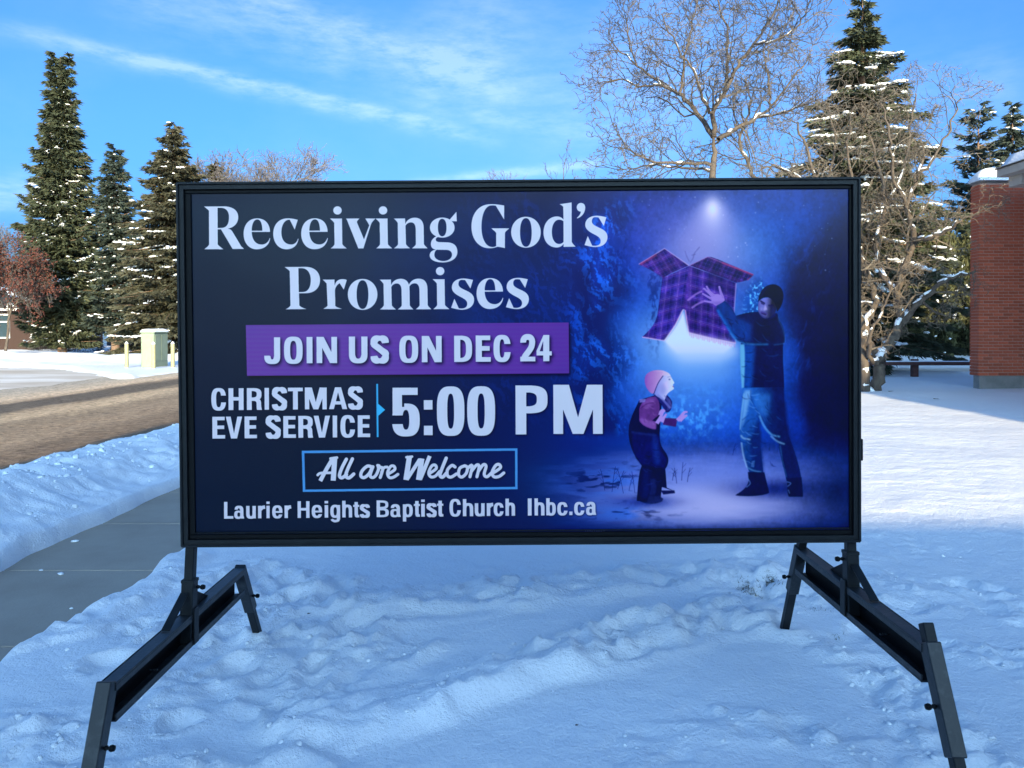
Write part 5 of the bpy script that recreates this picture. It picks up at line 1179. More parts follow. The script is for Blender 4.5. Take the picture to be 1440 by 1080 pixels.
def spruce(name, label, cat, x, y, H, R, seed, needles, prof, z0=.06, droop=.25, upt=.35, step=.34, nb=8, tuft=.26, snow=.35, snow_side=0., per=5, blob=.2, tilt=0., group=None, twin=False, dens=1., hang=.5, sz=(2., 1.)):
    rs = np.random.RandomState(seed); gz = ground_z(x, y)
    t = thing(name, label, cat, (x, y, gz), group)
    tr_ = [(np.array([(x, y, gz-.2), (x+.02, y, gz+H*.3), (x, y, gz+H*.65), (x, y, gz+H*.985)]), np.array([R*.085+.06, R*.065+.04, .05+R*.02, .015]))]
    V, Fq = tubes(tr_, 8); part('trunk', t, V, Fq, SBARK, True)
    O = []; D = []; L = []; Wd = []; SC1 = []; SA = []; SR = []; BP = []
    z = z0*H
    while z < H*.985:
        rel = z/H; Lw = R*prof(rel); n = max(4, int(nb*(.55+.45*min(1, Lw/R*1.5)))); ph = rs.uniform(0, 6.28)
        for j in range(n):
            a = ph+j*6.283/n+rs.uniform(-.25, .25); Lb = Lw*(rs.uniform(.62, 1.0) if rs.rand() < .8 else rs.uniform(1.0, 1.18)); zz = z+rs.uniform(-1., 1.)*step; dr = droop*rs.uniform(.6, 1.5)
            dirh = np.array([math.cos(a), math.sin(a), 0.]); K = max(3, int(Lb/(tuft*.42)*dens)); s = (np.arange(K)+.6)/K
            base = np.array([x, y, gz+zz])
            if twin and rel > .80: base[0] += (rel-.80)*2.8*(1 if j % 2 else -1)
            zoff = (.10*Lb+.06)*s-dr*Lb*s**1.3+upt*Lb*np.clip(s-.55, 0, 1)**1.5*1.2
            P = base+dirh*(s*Lb)[:, None]; P[:, 2] += zoff
            if Lb > .8: BP.append((np.array([base, P[K//2], P[-1]]), np.array([.03+.012*Lb, .02, .008])))
            lat = np.array([-dirh[1], dirh[0], 0.])
            hw_ = np.minimum(.42*Lb, 1.15)*np.clip(1.15-s, .12, 1)*(.35+.65*np.clip(s*3, 0, 1))
            for sd_ in (-1, 1):
                for q in range(per):
                    f = rs.rand(K); o = P+lat*(sd_*hw_*f)[:, None]+dirh*(.35*hw_*f)[:, None]+rs.normal(0, .03, (K, 3)); o[:, 2] -= .22*hw_*f+rs.uniform(0, .12, K)*min(1, Lb)
                    d = nrmz(lat*sd_*.8+dirh*(.9+.6*s)[:, None]+rs.normal(0, .42, (K, 3))+[0, 0, -.18-hang*rs.rand()])
                    O.append(o); D.append(d); L.append(tuft*rs.uniform(.6, 1.25, K)); Wd.append(tuft*rs.uniform(.13, .24, K))
            pr = snow*(1+snow_side*dirh[0])*(1.5 if rs.rand() < .55 else .2)*np.clip((sz[0]-rel)/sz[1], .08, 1); u = rs.rand(K)
            m = (u < pr)&(s > .25)&(fbm(P[:, 0]*.8+7, P[:, 2]*.8, 2, seed) > .47)
            if m.any():
                for q in range(2):
                    k_ = m.sum(); c = P[m]+lat*(rs.uniform(-.5, .5, k_)*hw_[m])[:, None]; c[:, 2] += .05+tuft*.10
                    SC1.append(c); SA.append(nrmz(np.tile(dirh, (k_, 1))+rs.normal(0, .35, (k_, 3))*[1, 1, .2]-[0, 0, droop*.5])); SR.append(np.stack([blob*rs.uniform(.6, 2.0, k_)*rs.uniform(.5, 1., k_), blob*rs.uniform(.25, .75, k_)], 1))
        z += step*(1.15-.45*rel)
    O = np.concatenate(O); D = np.concatenate(D); V, Fq = shards(O, D, np.concatenate(L), np.concatenate(Wd), rs)
    part('crown', t, V, Fq, needles)
    if BP: V, Fq = tubes(BP, 3); part('branches', t, V, Fq, SBARK, kind='stuff')
    if SC1:
        V, Fq = blobs(np.concatenate(SC1), np.concatenate(SA), np.concatenate(SR), rs, .55); part('snow_cover', t, V, Fq, SNOWP, True, kind='stuff')
    return t
def cone(p=1., full=.0): return lambda r: (1-r)**p*(1 if r > full else .75+.25*r/max(full, 1e-3))+.015
def column(r): return (min(1., .62+r*1.6) if r < .25 else 1.0)*((1-r)/.75 if r > .25 else 1)**.80+.015
def tip(px_, py_, Y):
    """ground position and height of a tree at distance Y whose tip is seen at a pixel"""
    p = at(px_, py_, Y); return p[0], Y, p[2]+.05
def spruce_at(name, label, px_, py_, Y, R, seed, needles, prof, **kw):
    x, y, h = tip(px_, py_, Y); return spruce(name, label, 'tree', x, y, h-ground_z(x, y), R, seed, needles, prof, **kw)
spruce_at('spruce_tree', 'tallest spruce, dense olive column with a double tip left of the utility box', 85, 74, 51.0, 2.75, 1, NEEDLE, column, z0=.055, droop=.42, upt=.75, step=.36, nb=14, tuft=.38, snow=.42, snow_side=.9, per=5, blob=.12, sz=(.95, .5), twin=True, hang=.7)
spruce_at('spruce_tree', 'thin dark bluish spruce between the tallest spruce and the snowy wide one', 161, 204, 51.5, 2.6, 2, NEEDLEB, cone(.62, .1), z0=.13, droop=.22, upt=.3, step=.40, nb=10, tuft=.34, snow=.42, per=5, blob=.12, hang=.5, sz=(.9, .5))
spruce_at('spruce_tree', 'wide snow-laden spruce just left of the sign frame behind the utility box', 243, 178, 47.5, 4.3, 3, NEEDLEO, cone(.66, .15), z0=.07, droop=.34, upt=.3, step=.40, nb=12, tuft=.34, snow=1.3, snow_side=-.3, per=5, blob=.16, hang=.5, sz=(.62, .3))
spruce_at('spruce_tree', 'small far conifer whose tip shows above the sign beside the pale bare tree', 303, 226, 71, 2.6, 4, NEEDLEO, cone(.6), z0=.1, droop=.2, upt=.2, step=.6, nb=8, tuft=.6, snow=.06, per=3, blob=.2)
spruce_at('spruce_tree', 'tall snow-shelved spruce behind the tangled crabapple on the right', 1213, -6, 27.6, 5.0, 5, NEEDLE, lambda r: min(.60, (1-r)**.85+.01), z0=.08, droop=.30, upt=.10, step=.46, nb=11, tuft=.25, snow=1.15, per=6, blob=.14, dens=1.15, hang=.6)
spruce_at('pine_tree', 'hazy blue-green pine rising behind the brick wall cap', 1376, 150, 45.5, 2.5, 6, NEEDLEB, lambda r: .9*(1-r)**.5+.1, z0=.15, droop=-.1, upt=.1, step=.6, nb=7, tuft=.42, snow=.05, per=3, blob=.2, hang=0.)
spruce_at('spruce_tree', 'dark spruce tip above the church roof at the right edge', 1424, 150, 42.0, 2.9, 7, NEEDLEB, cone(.75), z0=.1, droop=.25, upt=.2, step=.45, nb=9, tuft=.36, snow=.35, per=4, blob=.18)

def leafless(name, label, starts, seed, levels, bark, twig, ksnow=.3, loc=None, cat='tree', snow_min=.02, k0=8, top=None, wide=1., **kw):
    gm = Grow(seed, levels, **kw)
    loc = loc if loc is not None else starts[0][0]
    t = thing(name, label, cat, loc)
    for (p, d, L, r, lev) in starts: gm.run(np.array(p, float), d, L, r, lev)
    if top:
        zs = max(P[:, 2].max() for l in gm.out for P, _ in gm.out[l]); b0 = np.array(loc, float); f = (top-b0[2])/(zs-b0[2])
        for l in gm.out: gm.out[l] = [((P-b0)*[f*wide, f*wide, f]+b0, R) for P, R in gm.out[l]]
    tr_ = gm.out.get(0, [])
    if tr_:
        for P in tr_: V, Fq = tubes([P], k0); part('trunk', t, V, Fq, bark, True)
    for P in gm.out.get(1, []): V, Fq = tubes([P], 6); part('limb', t, V, Fq, bark, True)
    hi = [q for l in range(2, levels+1) for q in gm.out.get(l, [])]
    if hi: V, Fq = tubes(hi, 3); part('crown', t, V, Fq, twig)
    if ksnow:
        s = snow_on(gm.out.get(0, [])+gm.out.get(1, [])+gm.out.get(2, [])+gm.out.get(3, []), gm.rs, ksnow, snow_min)
        if s is not None: part('snow_cover', t, s[0], s[1], SNOWP, True)
    return t, gm
# big open-crowned tree behind the sign (trunk rises out of the top edge at x = 1003)
YT = 20.
def A(x, y, dy=0.): return at(x, y, YT+dy)
gm = Grow(21, 6, wig=.15, trop=.035, ratio=.67, ang=(26, 60), kids=(5, 5, 5, 4, 3, 2), pts=6, rmin=.0075, rr=.58)
tb = np.array([5.22, YT, 0.]); tree = thing('bare_tree', 'broad leafless tree with grey trunk rising behind the top edge of the sign', 'tree', (5.22, YT, 0))
def hand(P, R): return (smooth3(P), R)
def smooth3(P, k=5):
    P = np.asarray(P, float); n = len(P); out = []
    for i in range(n-1):
        p0, p1, p2, p3 = P[max(i-1, 0)], P[i], P[i+1], P[min(i+2, n-1)]
        for t in np.arange(k)/k: out.append(.5*(2*p1+(p2-p0)*t+(2*p0-5*p1+4*p2-p3)*t*t+(3*p1-p0-3*p2+p3)*t**3))
    out.append(P[-1]); return np.array(out)
limbs = [  # traced main limbs: pixel points with depth offsets, start radius
    ([(1003, 262, 0), (1004, 215, 0), (1005, 190, 0)], .105),
    ([(1003, 192, 0), (985, 165, .3), (958, 135, .7), (930, 120, 1.1), (895, 92, 1.6), (862, 60, 2.)], .075),
    ([(1004, 190, 0), (1003, 160, -.3), (1020, 130, -.6), (1034, 100, -.9), (1060, 62, -1.2), (1085, 25, -1.4), (1100, -15, -1.5)], .07),
    ([(1010, 196, 0), (1035, 182, .5), (1065, 165, 1.), (1085, 150, 1.4), (1115, 110, 1.9), (1140, 75, 2.2)], .068),
    ([(958, 135, .7), (960, 105, .6), (965, 70, .4), (975, 30, .2), (985, -20, 0)], .045), ([(1003, 165, -.3), (990, 140, -.9), (975, 100, -1.5), (950, 60, -1.9), (930, 20, -2.2)], .045),
    ([(1020, 130, -.6), (1022, 90, -.2), (1024, 45, .3), (1010, 5, .6), (1000, -40, .8)], .045),
    ([(1003, 232, 0), (970, 230, -.4), (930, 228, -.9), (895, 218, -1.3), (868, 190, -1.6)], .05), ([(1003, 240, 0), (960, 236, .6), (915, 232, 1.2), (870, 240, 1.8)], .04),
    ([(1060, 62, -1.2), (1085, 60, -1.8), (1120, 40, -2.2), (1135, 10, -2.4)], .03), ([(1065, 165, 1.), (1095, 160, .4), (1125, 150, -.1), (1150, 140, -.5)], .035),
    ([(930, 120, 1.1), (900, 120, .5), (870, 112, 0), (840, 118, -.4)], .032), ([(895, 92, 1.6), (885, 60, 1.4), (880, 25, 1.3)], .028), ([(1062, 255, .8), (1050, 225, .9), (1040, 195, 1.), (1055, 150, 1.4), (1048, 110, 1.7)], .06),
    ([(1085, 150, 1.4), (1080, 110, 1.8), (1075, 70, 2.2), (1090, 30, 2.5)], .035)]
low = smooth3([(5.22, YT, -.2), (5.25, YT, 1.6), (5.22, YT, 3.2), A(1003, 262)]); V, Fq = tubes([(low, np.linspace(.17, .106, len(low)))], 10); part('trunk', tree, V, Fq, BARK, True)
LP_ = []
for i, (pp_, r) in enumerate(limbs):
    P = smooth3([A(*q) for q in pp_]); P[1:] += gm.rs.normal(0, .02, (len(P)-1, 3)); Rr = np.linspace(r, max(.012, r*.22), len(P)); LP_.append((P, Rr))
    V, Fq = tubes([(P, Rr)], 7); part('limb' if i else 'trunk', tree, V, Fq, BARK, True)
    if i == 0: continue
    nk = int(6+len(P)*.45); ph = 0
    for j in range(nk):
        q = (len(P)-1)*(.12+.88*(j+gm.rs.rand()*.9)/nk); a = min(int(q), len(P)-2); b0 = P[a]+(P[a+1]-P[a])*(q-a); dd = nrmz(P[a+1]-P[a]); ph += 2.4
        x_ = nrmz(np.cross(dd, [.3, .2, .93])); y_ = np.cross(dd, x_); an = rad(gm.rs.uniform(30, 62)); nd = dd*math.cos(an)+(x_*math.cos(ph)+y_*math.sin(ph))*math.sin(an)
        gm.run(b0, nd, gm.rs.uniform(.9, 1.55)*(1.15-.45*q/len(P)), max(.014, Rr[a]*.5), 3)
V, Fq = tubes([q for l in (3, 4, 5, 6) for q in gm.out.get(l, [])], 3); part('crown', tree, V, Fq, TWIG)
s = snow_on(LP_, gm.rs, .26, .02, slope=.8, size=.85); part('snow_cover', tree, s[0], s[1], SNOWP, True, kind='stuff')

# gnarled crabapple, forward of the big spruce
YC = 18.4
def Cc(x, y, dy=0.): return at(x, y, YC+dy)
crab = thing('crabapple_tree', 'gnarled leafless crabapple with snow on its crooked trunks right of the sign', 'tree', (8.75, YC, 0))
gm = Grow(33, 6, wig=.22, trop=.02, ratio=.70, ang=(28, 70), kids=(5, 5, 5, 4, 4, 2), pts=6, rmin=.0052, rr=.58)
cl_ = [
    ([(1229, 575, 0), (1232, 551, 0), (1237, 525, 0), (1238, 505, .1), (1250, 485, .2), (1262, 465, .3), (1270, 445, .4)], .16),
    ([(1224, 575, -.2), (1222, 552, -.2), (1215, 520, -.2), (1213, 490, -.2), (1210, 455, -.3), (1200, 425, -.4), (1195, 380, -.3)], .12),
    ([(1238, 508, .1), (1225, 485, .4), (1218, 455, .6), (1232, 425, .9), (1222, 390, 1.1), (1205, 350, 1.3)], .10),
    ([(1270, 447, .4), (1262, 410, .3), (1275, 370, .1), (1285, 330, 0), (1275, 290, -.2), (1290, 250, -.3), (1300, 205, -.3)], .10),
    ([(1268, 455, .4), (1295, 425, 0), (1320, 400, -.3), (1345, 388, -.6), (1372, 382, -.8)], .085),
    ([(1285, 335, 0), (1310, 335, -.5), (1340, 318, -.9), (1362, 305, -1.), (1390, 290, -1.1)], .055),
    ([(1262, 412, .3), (1240, 385, .7), (1232, 340, 1.1), (1245, 290, 1.3), (1235, 235, 1.5), (1222, 180, 1.6)], .085),
    ([(1200, 425, -.4), (1175, 385, -.8), (1160, 330, -1.1), (1150, 270, -1.2), (1135, 215, -1.2), (1120, 175, -1.2)], .075),
    ([(1205, 350, 1.3), (1180, 310, 1.6), (1165, 260, 1.8), (1175, 200, 1.9), (1165, 150, 2.)], .06),
    ([(1222, 392, 1.1), (1200, 330, .6), (1200, 270, .3), (1190, 210, .1), (1200, 150, 0)], .06),
    ([(1275, 292, -.2), (1255, 240, -.6), (1250, 190, -.9), (1240, 140, -1.)], .045), ([(1290, 252, -.3), (1315, 220, -.6), (1335, 180, -.8), (1350, 140, -.9)], .04),
    ([(1245, 292, 1.3), (1270, 240, 1.7), (1280, 180, 1.9), (1290, 130, 2.)], .045), ([(1300, 425, 0), (1318, 440, -.4), (1345, 445, -.7)], .03),
    ([(1232, 428, .9), (1205, 425, 1.3), (1180, 405, 1.6)], .045), ([(1232, 515, 0), (1222, 495, -.5), (1225, 465, -.9), (1245, 435, -1.1), (1255, 400, -1.3)], .06),
    ([(1150, 272, -1.2), (1120, 250, -1.5), (1090, 235, -1.7), (1065, 240, -1.9)], .05), ([(1160, 330, -1.1), (1130, 320, -1.4), (1100, 300, -1.6)], .04)]
LP_ = []
for i, (pp_, r) in enumerate(cl_):
    P = smooth3([Cc(*q) for q in pp_]); P[1:] += gm.rs.normal(0, .025, (len(P)-1, 3)); Rr = np.linspace(r, max(.014, r*(.55 if i < 3 else .25)), len(P)); LP_.append((P, Rr))
    V, Fq = tubes([(P, Rr)], 8); part('trunk' if i < 3 else 'limb', crab, V, Fq, BARK, True)
    nk = int(5+len(P)*.50) if i > 2 else 7; ph = i
    for j in range(nk):
        q = (len(P)-1)*((.12 if i > 2 else .6)+(.88 if i > 2 else .4)*(j+gm.rs.rand()*.9)/nk); a = min(int(q), len(P)-2); b0 = P[a]+(P[a+1]-P[a])*(q-a); dd = nrmz(P[a+1]-P[a]); ph += 2.4
        x_ = nrmz(np.cross(dd, [.3, .2, .93])); y_ = np.cross(dd, x_); an = rad(gm.rs.uniform(35, 75)); nd = dd*math.cos(an)+(x_*math.cos(ph)+y_*math.sin(ph))*math.sin(an)
        if (b0[2] < 1.6 and gm.rs.rand() < .8) or (b0[0] > 9.7 and b0[2] < 4.4 and gm.rs.rand() < .45) or gm.rs.rand() < .12: continue
        gm.run(b0, nd, gm.rs.uniform(.75, 1.35)*(.6 if (b0[0] > 10.2 and b0[2] < 4.2) or b0[2] < 2.2 else 1.), max(.012, Rr[a]*.42), 3)
V, Fq = tubes([q for l in (3, 4, 5, 6) for q in gm.out.get(l, [])], 3); part('crown', crab, V, Fq, TWIGL)
s = snow_on(LP_, gm.rs, .42, .03, slope=.9, size=.8); s2 = snow_on(gm.out.get(3, []), gm.rs, .10, .012, slope=.6)
part('snow_cover', crab, s[0], s[1], SNOWP, True, kind='stuff')

# pale far tree and the tips that show over the sign
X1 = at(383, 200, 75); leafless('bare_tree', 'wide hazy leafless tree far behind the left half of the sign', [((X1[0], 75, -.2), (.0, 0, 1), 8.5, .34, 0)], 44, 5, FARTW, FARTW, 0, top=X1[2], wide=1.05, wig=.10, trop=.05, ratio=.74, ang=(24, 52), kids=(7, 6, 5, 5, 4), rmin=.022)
X1 = at(790, 206, 45); leafless('bare_tree', 'slender leafless tree whose tip shows over the middle of the sign', [((X1[0], 45, -.2), (.02, 0, 1), 8.2, .13, 0)], 45, 4, BARK, TWIG, 0, top=X1[2], wide=.9, wig=.10, trop=.10, ratio=.55, ang=(25, 50), kids=(7, 5, 4, 3), rmin=.012)
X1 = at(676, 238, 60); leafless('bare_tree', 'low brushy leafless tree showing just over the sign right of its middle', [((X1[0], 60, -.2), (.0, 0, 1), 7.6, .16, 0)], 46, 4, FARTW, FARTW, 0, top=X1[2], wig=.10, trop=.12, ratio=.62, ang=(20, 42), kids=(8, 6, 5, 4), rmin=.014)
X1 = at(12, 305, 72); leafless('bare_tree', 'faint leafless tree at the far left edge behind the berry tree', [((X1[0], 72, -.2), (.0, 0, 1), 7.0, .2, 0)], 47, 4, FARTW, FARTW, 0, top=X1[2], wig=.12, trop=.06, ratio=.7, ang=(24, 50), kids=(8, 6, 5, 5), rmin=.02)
# mountain ash with red berry clusters
ash, gm = leafless('mountain_ash', 'mountain ash hung with red berry clusters at the left edge', [((-30.0, 44, -.2), (-.12, -.02, 1), 3.0, .12, 0), ((-31.2, 44.5, -.2), (-.12, 0, 1), 3.0, .11, 0), ((-29.5, 44.5, -.2), (-.05, 0, 1), 2.6, .09, 0)], 48, 5, BARK, TWIG, 0, loc=(-29.4, 44, 0), top=7.7, wide=.66, wig=.14, trop=.03, ratio=.72, ang=(25, 60), kids=(7, 6, 5, 4, 3), rmin=.010)
tips = np.array([P[-1] for l in (3, 4) for P, _ in gm.out[l]]); rs = np.random.RandomState(3)
n3 = vnoise(tips[:, 0]*.9, tips[:, 2]*.9, 4); tips = tips[(n3 > .12)]; tips = tips[rs.rand(len(tips)) < .8]
BER = mat('red_berries', (.085, .022, .014), .7, 8, (.125, .038, .024))
V, Fq = blobs(np.repeat(tips, 4, 0)+rs.normal(0, .13, (len(tips)*4, 3))-[0, 0, .07], nrmz(rs.normal(size=(len(tips)*4, 3))), np.c_[rs.uniform(.03, .08, len(tips)*4), rs.uniform(.02, .05, len(tips)*4)], rs, 1.)
part('berry_clusters', ash, V, Fq, BER, kind='stuff')

# cedar hedge behind the rail fence: many overlapping columns of scaly sprays
rs = np.random.RandomState(12); n = 46000
hx = rs.uniform(3., 27., n); face = rs.rand(n); hz = rs.rand(n)**.85
top = 6.6+.9*(fbm(hx/1.3, hx*0, 3, 5)-.5)*2-1.2*np.abs(np.sin(hx*1.9))**6; zc = .2+hz*(top-.2)
depth = .45*np.abs(np.sin(hx*1.9+fbm(zc, hx*0, 2, 3)))*(1)+(fbm(hx/.5, zc/.6, 3, 14)-.5)*1.6
hy = 34.6-depth-.8*np.sqrt(np.clip(1-(zc/top)**6, 0, 1))+rs.exponential(.25, n)
hedge = thing('cedar_hedge', 'tall dense cedar hedge with specks of snow behind the rail fence', 'hedge', (15, 34.5, 0))
V, Fq = shards(np.stack([hx, hy, zc], 1), nrmz(rs.normal(0, .45, (n, 3))+[0, -.35, .75]), rs.uniform(.18, .42, n), rs.uniform(.035, .07, n), rs)
part('foliage', hedge, V, Fq, CEDAR)
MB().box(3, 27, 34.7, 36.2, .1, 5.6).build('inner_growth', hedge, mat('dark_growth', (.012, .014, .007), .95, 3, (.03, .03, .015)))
m = rs.choice(n, 900, replace=False); m = m[(vnoise(hx[m]*1.5, zc[m]*1.5, 9) > .45)]; C_ = np.stack([hx[m], hy[m]-.14, zc[m]+.05], 1)
V, Fq = blobs(C_, nrmz(rs.normal(size=(len(m), 3))*[1, .4, .3]), np.c_[rs.uniform(.05, .16, len(m)), rs.uniform(.04, .08, len(m))], rs, .7); part('snow_cover', hedge, V, Fq, SNOWP, True, kind='stuff')

# far woods closing the horizon
rs = np.random.RandomState(13); n = 26000; ax_ = rs.uniform(-1.25, 1.25, n); rr2 = rs.uniform(105, 150, n)
fx, fy = np.sin(ax_)*rr2, np.cos(ax_)*rr2; tp = 5.2+3.6*fbm(ax_*24, rr2*0, 3, 6)-1.6*np.abs(np.sin(ax_*40)); fz = rs.rand(n)*tp
V, Fq = shards(np.stack([fx, fy, fz], 1), nrmz(rs.normal(0, .5, (n, 3))+[0, 0, .8]), rs.uniform(.9, 2.0, n), rs.uniform(.12, .35, n), rs)
part('far_woods', None, V, Fq, mat('far_wood', (.045, .045, .035), .9, .2, (.10, .085, .07)), kind='stuff')
# ---------------------------------------------------------------- street furniture, houses, small things
GREEN = mat('pale_green_paint', (.20, .25, .165), .6, 3, (.23, .28, .20)); CREAM = mat('cream_paint', (.27, .26, .14), .5, 6, (.31, .30, .17))
ub = thing('utility_box', 'pale green steel utility box with a snow cap across the road', 'utility box', (-15.35, 33.0, -.06))
bx0, bx1, by0, by1 = -15.62, -15.06, 32.3, 33.62; zb = -.10
MB().bbox(bx0, bx1, by0, by1, zb, 1.36, .035).build('cabinet', ub, GREEN)
for xx in np.arange(bx0+.07, bx1-.05, .075): MB().bbox(xx, xx+.018, by0-.004, by0-.0005, .06, 1.28, .001).build('rib', ub, GREEN)
for y0_, y1_ in ((by0+.08, by0+.62), (by0+.66, by0+1.24)): MB().bbox(bx1+.0005, bx1+.02, y0_, y1_, .16, 1.26, .006).build('door', ub, GREEN)
k = MB(); k.bbox(bx0-.03, bx1+.04, by0-.03, by1+.03, 1.361, 1.40, .012); k.build('lid', ub, GREEN)
V, Fq = snow_slab(bx0-.03, bx1+.03, by0-.02, by1, 1.401, .13, 20, 22, 4, .2); part('snow_cap', ub, V, Fq, SNOWP, True)
def bollard_parts(t, x, y, h, zb=-.12):
    k = MB(); k.cyl((x, y, zb), (x, y, zb+h), .082, k=18); k.build('post', t, CREAM, False)
    k = MB(); k.cyl((x, y, zb+h), (x, y, zb+h+.04), .082, .055, k=18); k.cyl((x, y, zb+h+.04), (x, y, zb+h+.09), .055, .02, k=18); k.build('cap', t, SNOWP, True)
b0 = thing('bollard', 'cream bollard standing in snow to the left of the utility box', 'bollard', (-16.16, 32.2, -.12), 'cream bollards round the utility box'); bollard_parts(b0, -16.16, 32.2, 1.02)
for (x, y), lb in (((-14.66, 31.4), 'cream bollard standing directly in front of the utility box'), ((-14.36, 32.5), 'cream bollard between the utility box and the sign frame')):
    c = copy_tree(b0); c.location = (x, y, -.12); c['label'] = lb
# red-brown rail fence before the hedge
RAIL = mat('stained_timber', (.085, .035, .028), .8, 7, (.13, .055, .045), stretch=(.3, 1, 1))
fe = thing('rail_fence', 'low red-brown timber rail fence crossing the snow before the hedge', 'fence', (11, 24, 0))
for x in (3.4, 6.5, 9.6, 12.62, 15.7): MB().bbox(x-.09, x+.09, 23.98, 24.16, -.25, .56, .01).build('post', fe, RAIL)
for x0_, x1_ in ((3.3, 9.59), (9.61, 15.8)): MB().bbox(x0_, x1_, 23.87, 23.975, .37, .48, .012).build('rail', fe, RAIL)
V, Fq = snow_slab(3.3, 15.8, 23.87, 23.98, .481, .03, 120, 5, 9, .05); part('snow_cover', fe, V, Fq, SNOWP, True)
# brick house behind the berry tree
HB = mat('shaded_house_brick', (.028, .014, .010), .9, 30, (.048, .024, .017)); WHT = mat('white_trim', (.72, .72, .70), .5); GLS = mat('window_glass', (.03, .05, .06), .08, spec=.8)  # shade on the house wall is darkened into its brick colour
SOF = mat('roof_shingle', (.06, .055, .05), .9)
ho = thing('brick_house', 'low brown brick bungalow with white-framed windows at the left edge', 'house', (-46, 62, 0))
MB().box(-58, -37.3, 60, 70, -.3, 3.0).build('wall', ho, HB)
MB().bbox(-58.6, -36.7, 59.2, 70.8, 3.0, 3.2, .02).build('eave', ho, WHT)
k = MB(); k.prism([(59.1, 3.201), (70.9, 3.201), (65., 5.0)], -58.6, -36.8, axis=0); rf = k.build('roof', ho, SOF)
V, Fq = snow_slab(-58.5, -36.9, 59.3, 65., 3.22, .2, 60, 20, 31, .3); V[:, 2] += np.clip((V[:, 1]-59.2)*.305, 0, 9); part('snow_cover', ho, V, Fq, SNOWP, True)
k = MB(); k.prism([(-44.3, 3.2), (-39.0, 3.2), (-39.6, 4.55)], 59.0, 60.2, axis=1); k.build('gable', ho, SOF)
V, Fq = snow_slab(-44.2, -39.4, 58.7, 60.3, 3.25, .2, 20, 8, 32, .2); V[:, 2] += np.clip((V[:, 0]+44.3)*.28, 0, 9); part('snow_cover', ho, V, Fq, SNOWP, True)
for x0_ in (-56., -50., -42.4):
    w = MB().bbox(x0_, x0_+3.2, 59.93, 59.995, .85, 2.75, .01).build('window', ho, WHT)
    for q in range(3): MB().box(x0_+.1+q*1.03, x0_+1.0+q*1.03, 59.90, 59.925, .95, 2.1).build('pane', w, GLS)
    MB().box(x0_+.1, x0_+3.1, 59.90, 59.925, 2.2, 2.65).build('pane', w, GLS)
SID = mat('pale_siding', (.42, .45, .48), .8, 3, (.5, .52, .55))
h2 = thing('bungalow', 'pale sided bungalow glimpsed between the spruce trunks left of the sign', 'house', (-35, 80, 0))
MB().box(-47, -24, 80, 88, -.3, 2.9).build('wall', h2, SID)
k = MB(); k.prism([(79.2, 2.9), (88.8, 2.9), (84., 4.9)], -47.6, -23.4, axis=0); k.build('roof', h2, SOF)
V, Fq = snow_slab(-47.5, -23.5, 79.3, 84., 2.95, .22, 40, 14, 33, .3); V[:, 2] += np.clip((V[:, 1]-79.2)*.417, 0, 9); part('snow_cover', h2, V, Fq, SNOWP, True)
for x0_ in (-44, -37.8, -33, -28.): w = MB().bbox(x0_, x0_+1.8, 79.93, 79.995, 1.0, 2.3, .01).build('window', h2, WHT); MB().box(x0_+.1, x0_+1.7, 79.9, 79.925, 1.1, 2.2).build('pane', w, GLS)
# parked vehicles glimpsed behind the utility box
RUB = mat('tyre_rubber', (.02, .02, .02), .9)
def vehicle(name, label, cat, x, y, L, Wd_, H, paint, van, rot=0.):
    t = thing(name, label, cat, (0, 0, 0)); hL, hW = L/2, Wd_/2
    body = [(-hL, .35), (-hL, .95), (-hL*.93, 1.05), (-hL*.42, 1.12), (-hL*.42, 1.12), (hL*.72 if not van else hL*.97, 1.12), (hL, 1.0), (hL, .35)]
    k = MB(); k.prism(body, -hW, hW, axis=1); k.build('body', t, paint)
    cab = [(-hL*.45, 1.121), (-hL*.20, H), (hL*.55 if not van else hL*.9, H), (hL*.78 if not van else hL*.96, 1.121)]
    k = MB(); k.prism(cab, -hW+.08, hW-.08, axis=1); k.build('cabin', t, paint)
    for s in (-1, 1):
        k = MB(); y0_ = s*(hW-.078); k.prism([(-hL*.38, 1.16), (-hL*.17, H-.08), (hL*.15, H-.08), (hL*.15, 1.16)], min(y0_, y0_+s*.012), max(y0_, y0_+s*.012), axis=1); k.build('window', t, GLS)
        k = MB(); k.prism([(hL*.19, 1.16), (hL*.19, H-.08), (hL*.52, H-.08), (hL*.66, 1.16)], min(y0_, y0_+s*.012), max(y0_, y0_+s*.012), axis=1); k.build('window', t, GLS)
        for xx in (-hL*.62, hL*.62):
            k = MB(); k.cyl((xx, s*(hW-.2), .33), (xx, s*(hW+.012), .33), .33, k=20); wl = k.build('wheel', t, RUB)
            k = MB(); k.cyl((xx, s*(hW+.0125), .33), (xx, s*(hW+.02), .33), .2, k=16); k.build('rim', wl, ZINC)
        k = MB(); k.box(-hL-.01, -hL+.05, s*hW*.75-.15, s*hW*.75+.15, .75, .9); k.build('headlight', t, WHT)
    V, Fq = snow_slab(-hL*.2, hL*.5, -hW+.12, hW-.12, H+.001, .10, 16, 10, 3, .2); part('snow_cover', t, V, Fq, SNOWP, True)
    t.location = (x, y, ground_z(x, y)+.02); t.rotation_euler = (0, 0, rot)
vehicle('parked_van', 'dark blue van parked behind the thin spruce trunk, mostly hidden', 'van', -29.3, 61, 4.8, 1.9, 1.95, mat('dark_blue_paint', (.02, .03, .05), .3, spec=.6), True, .25)
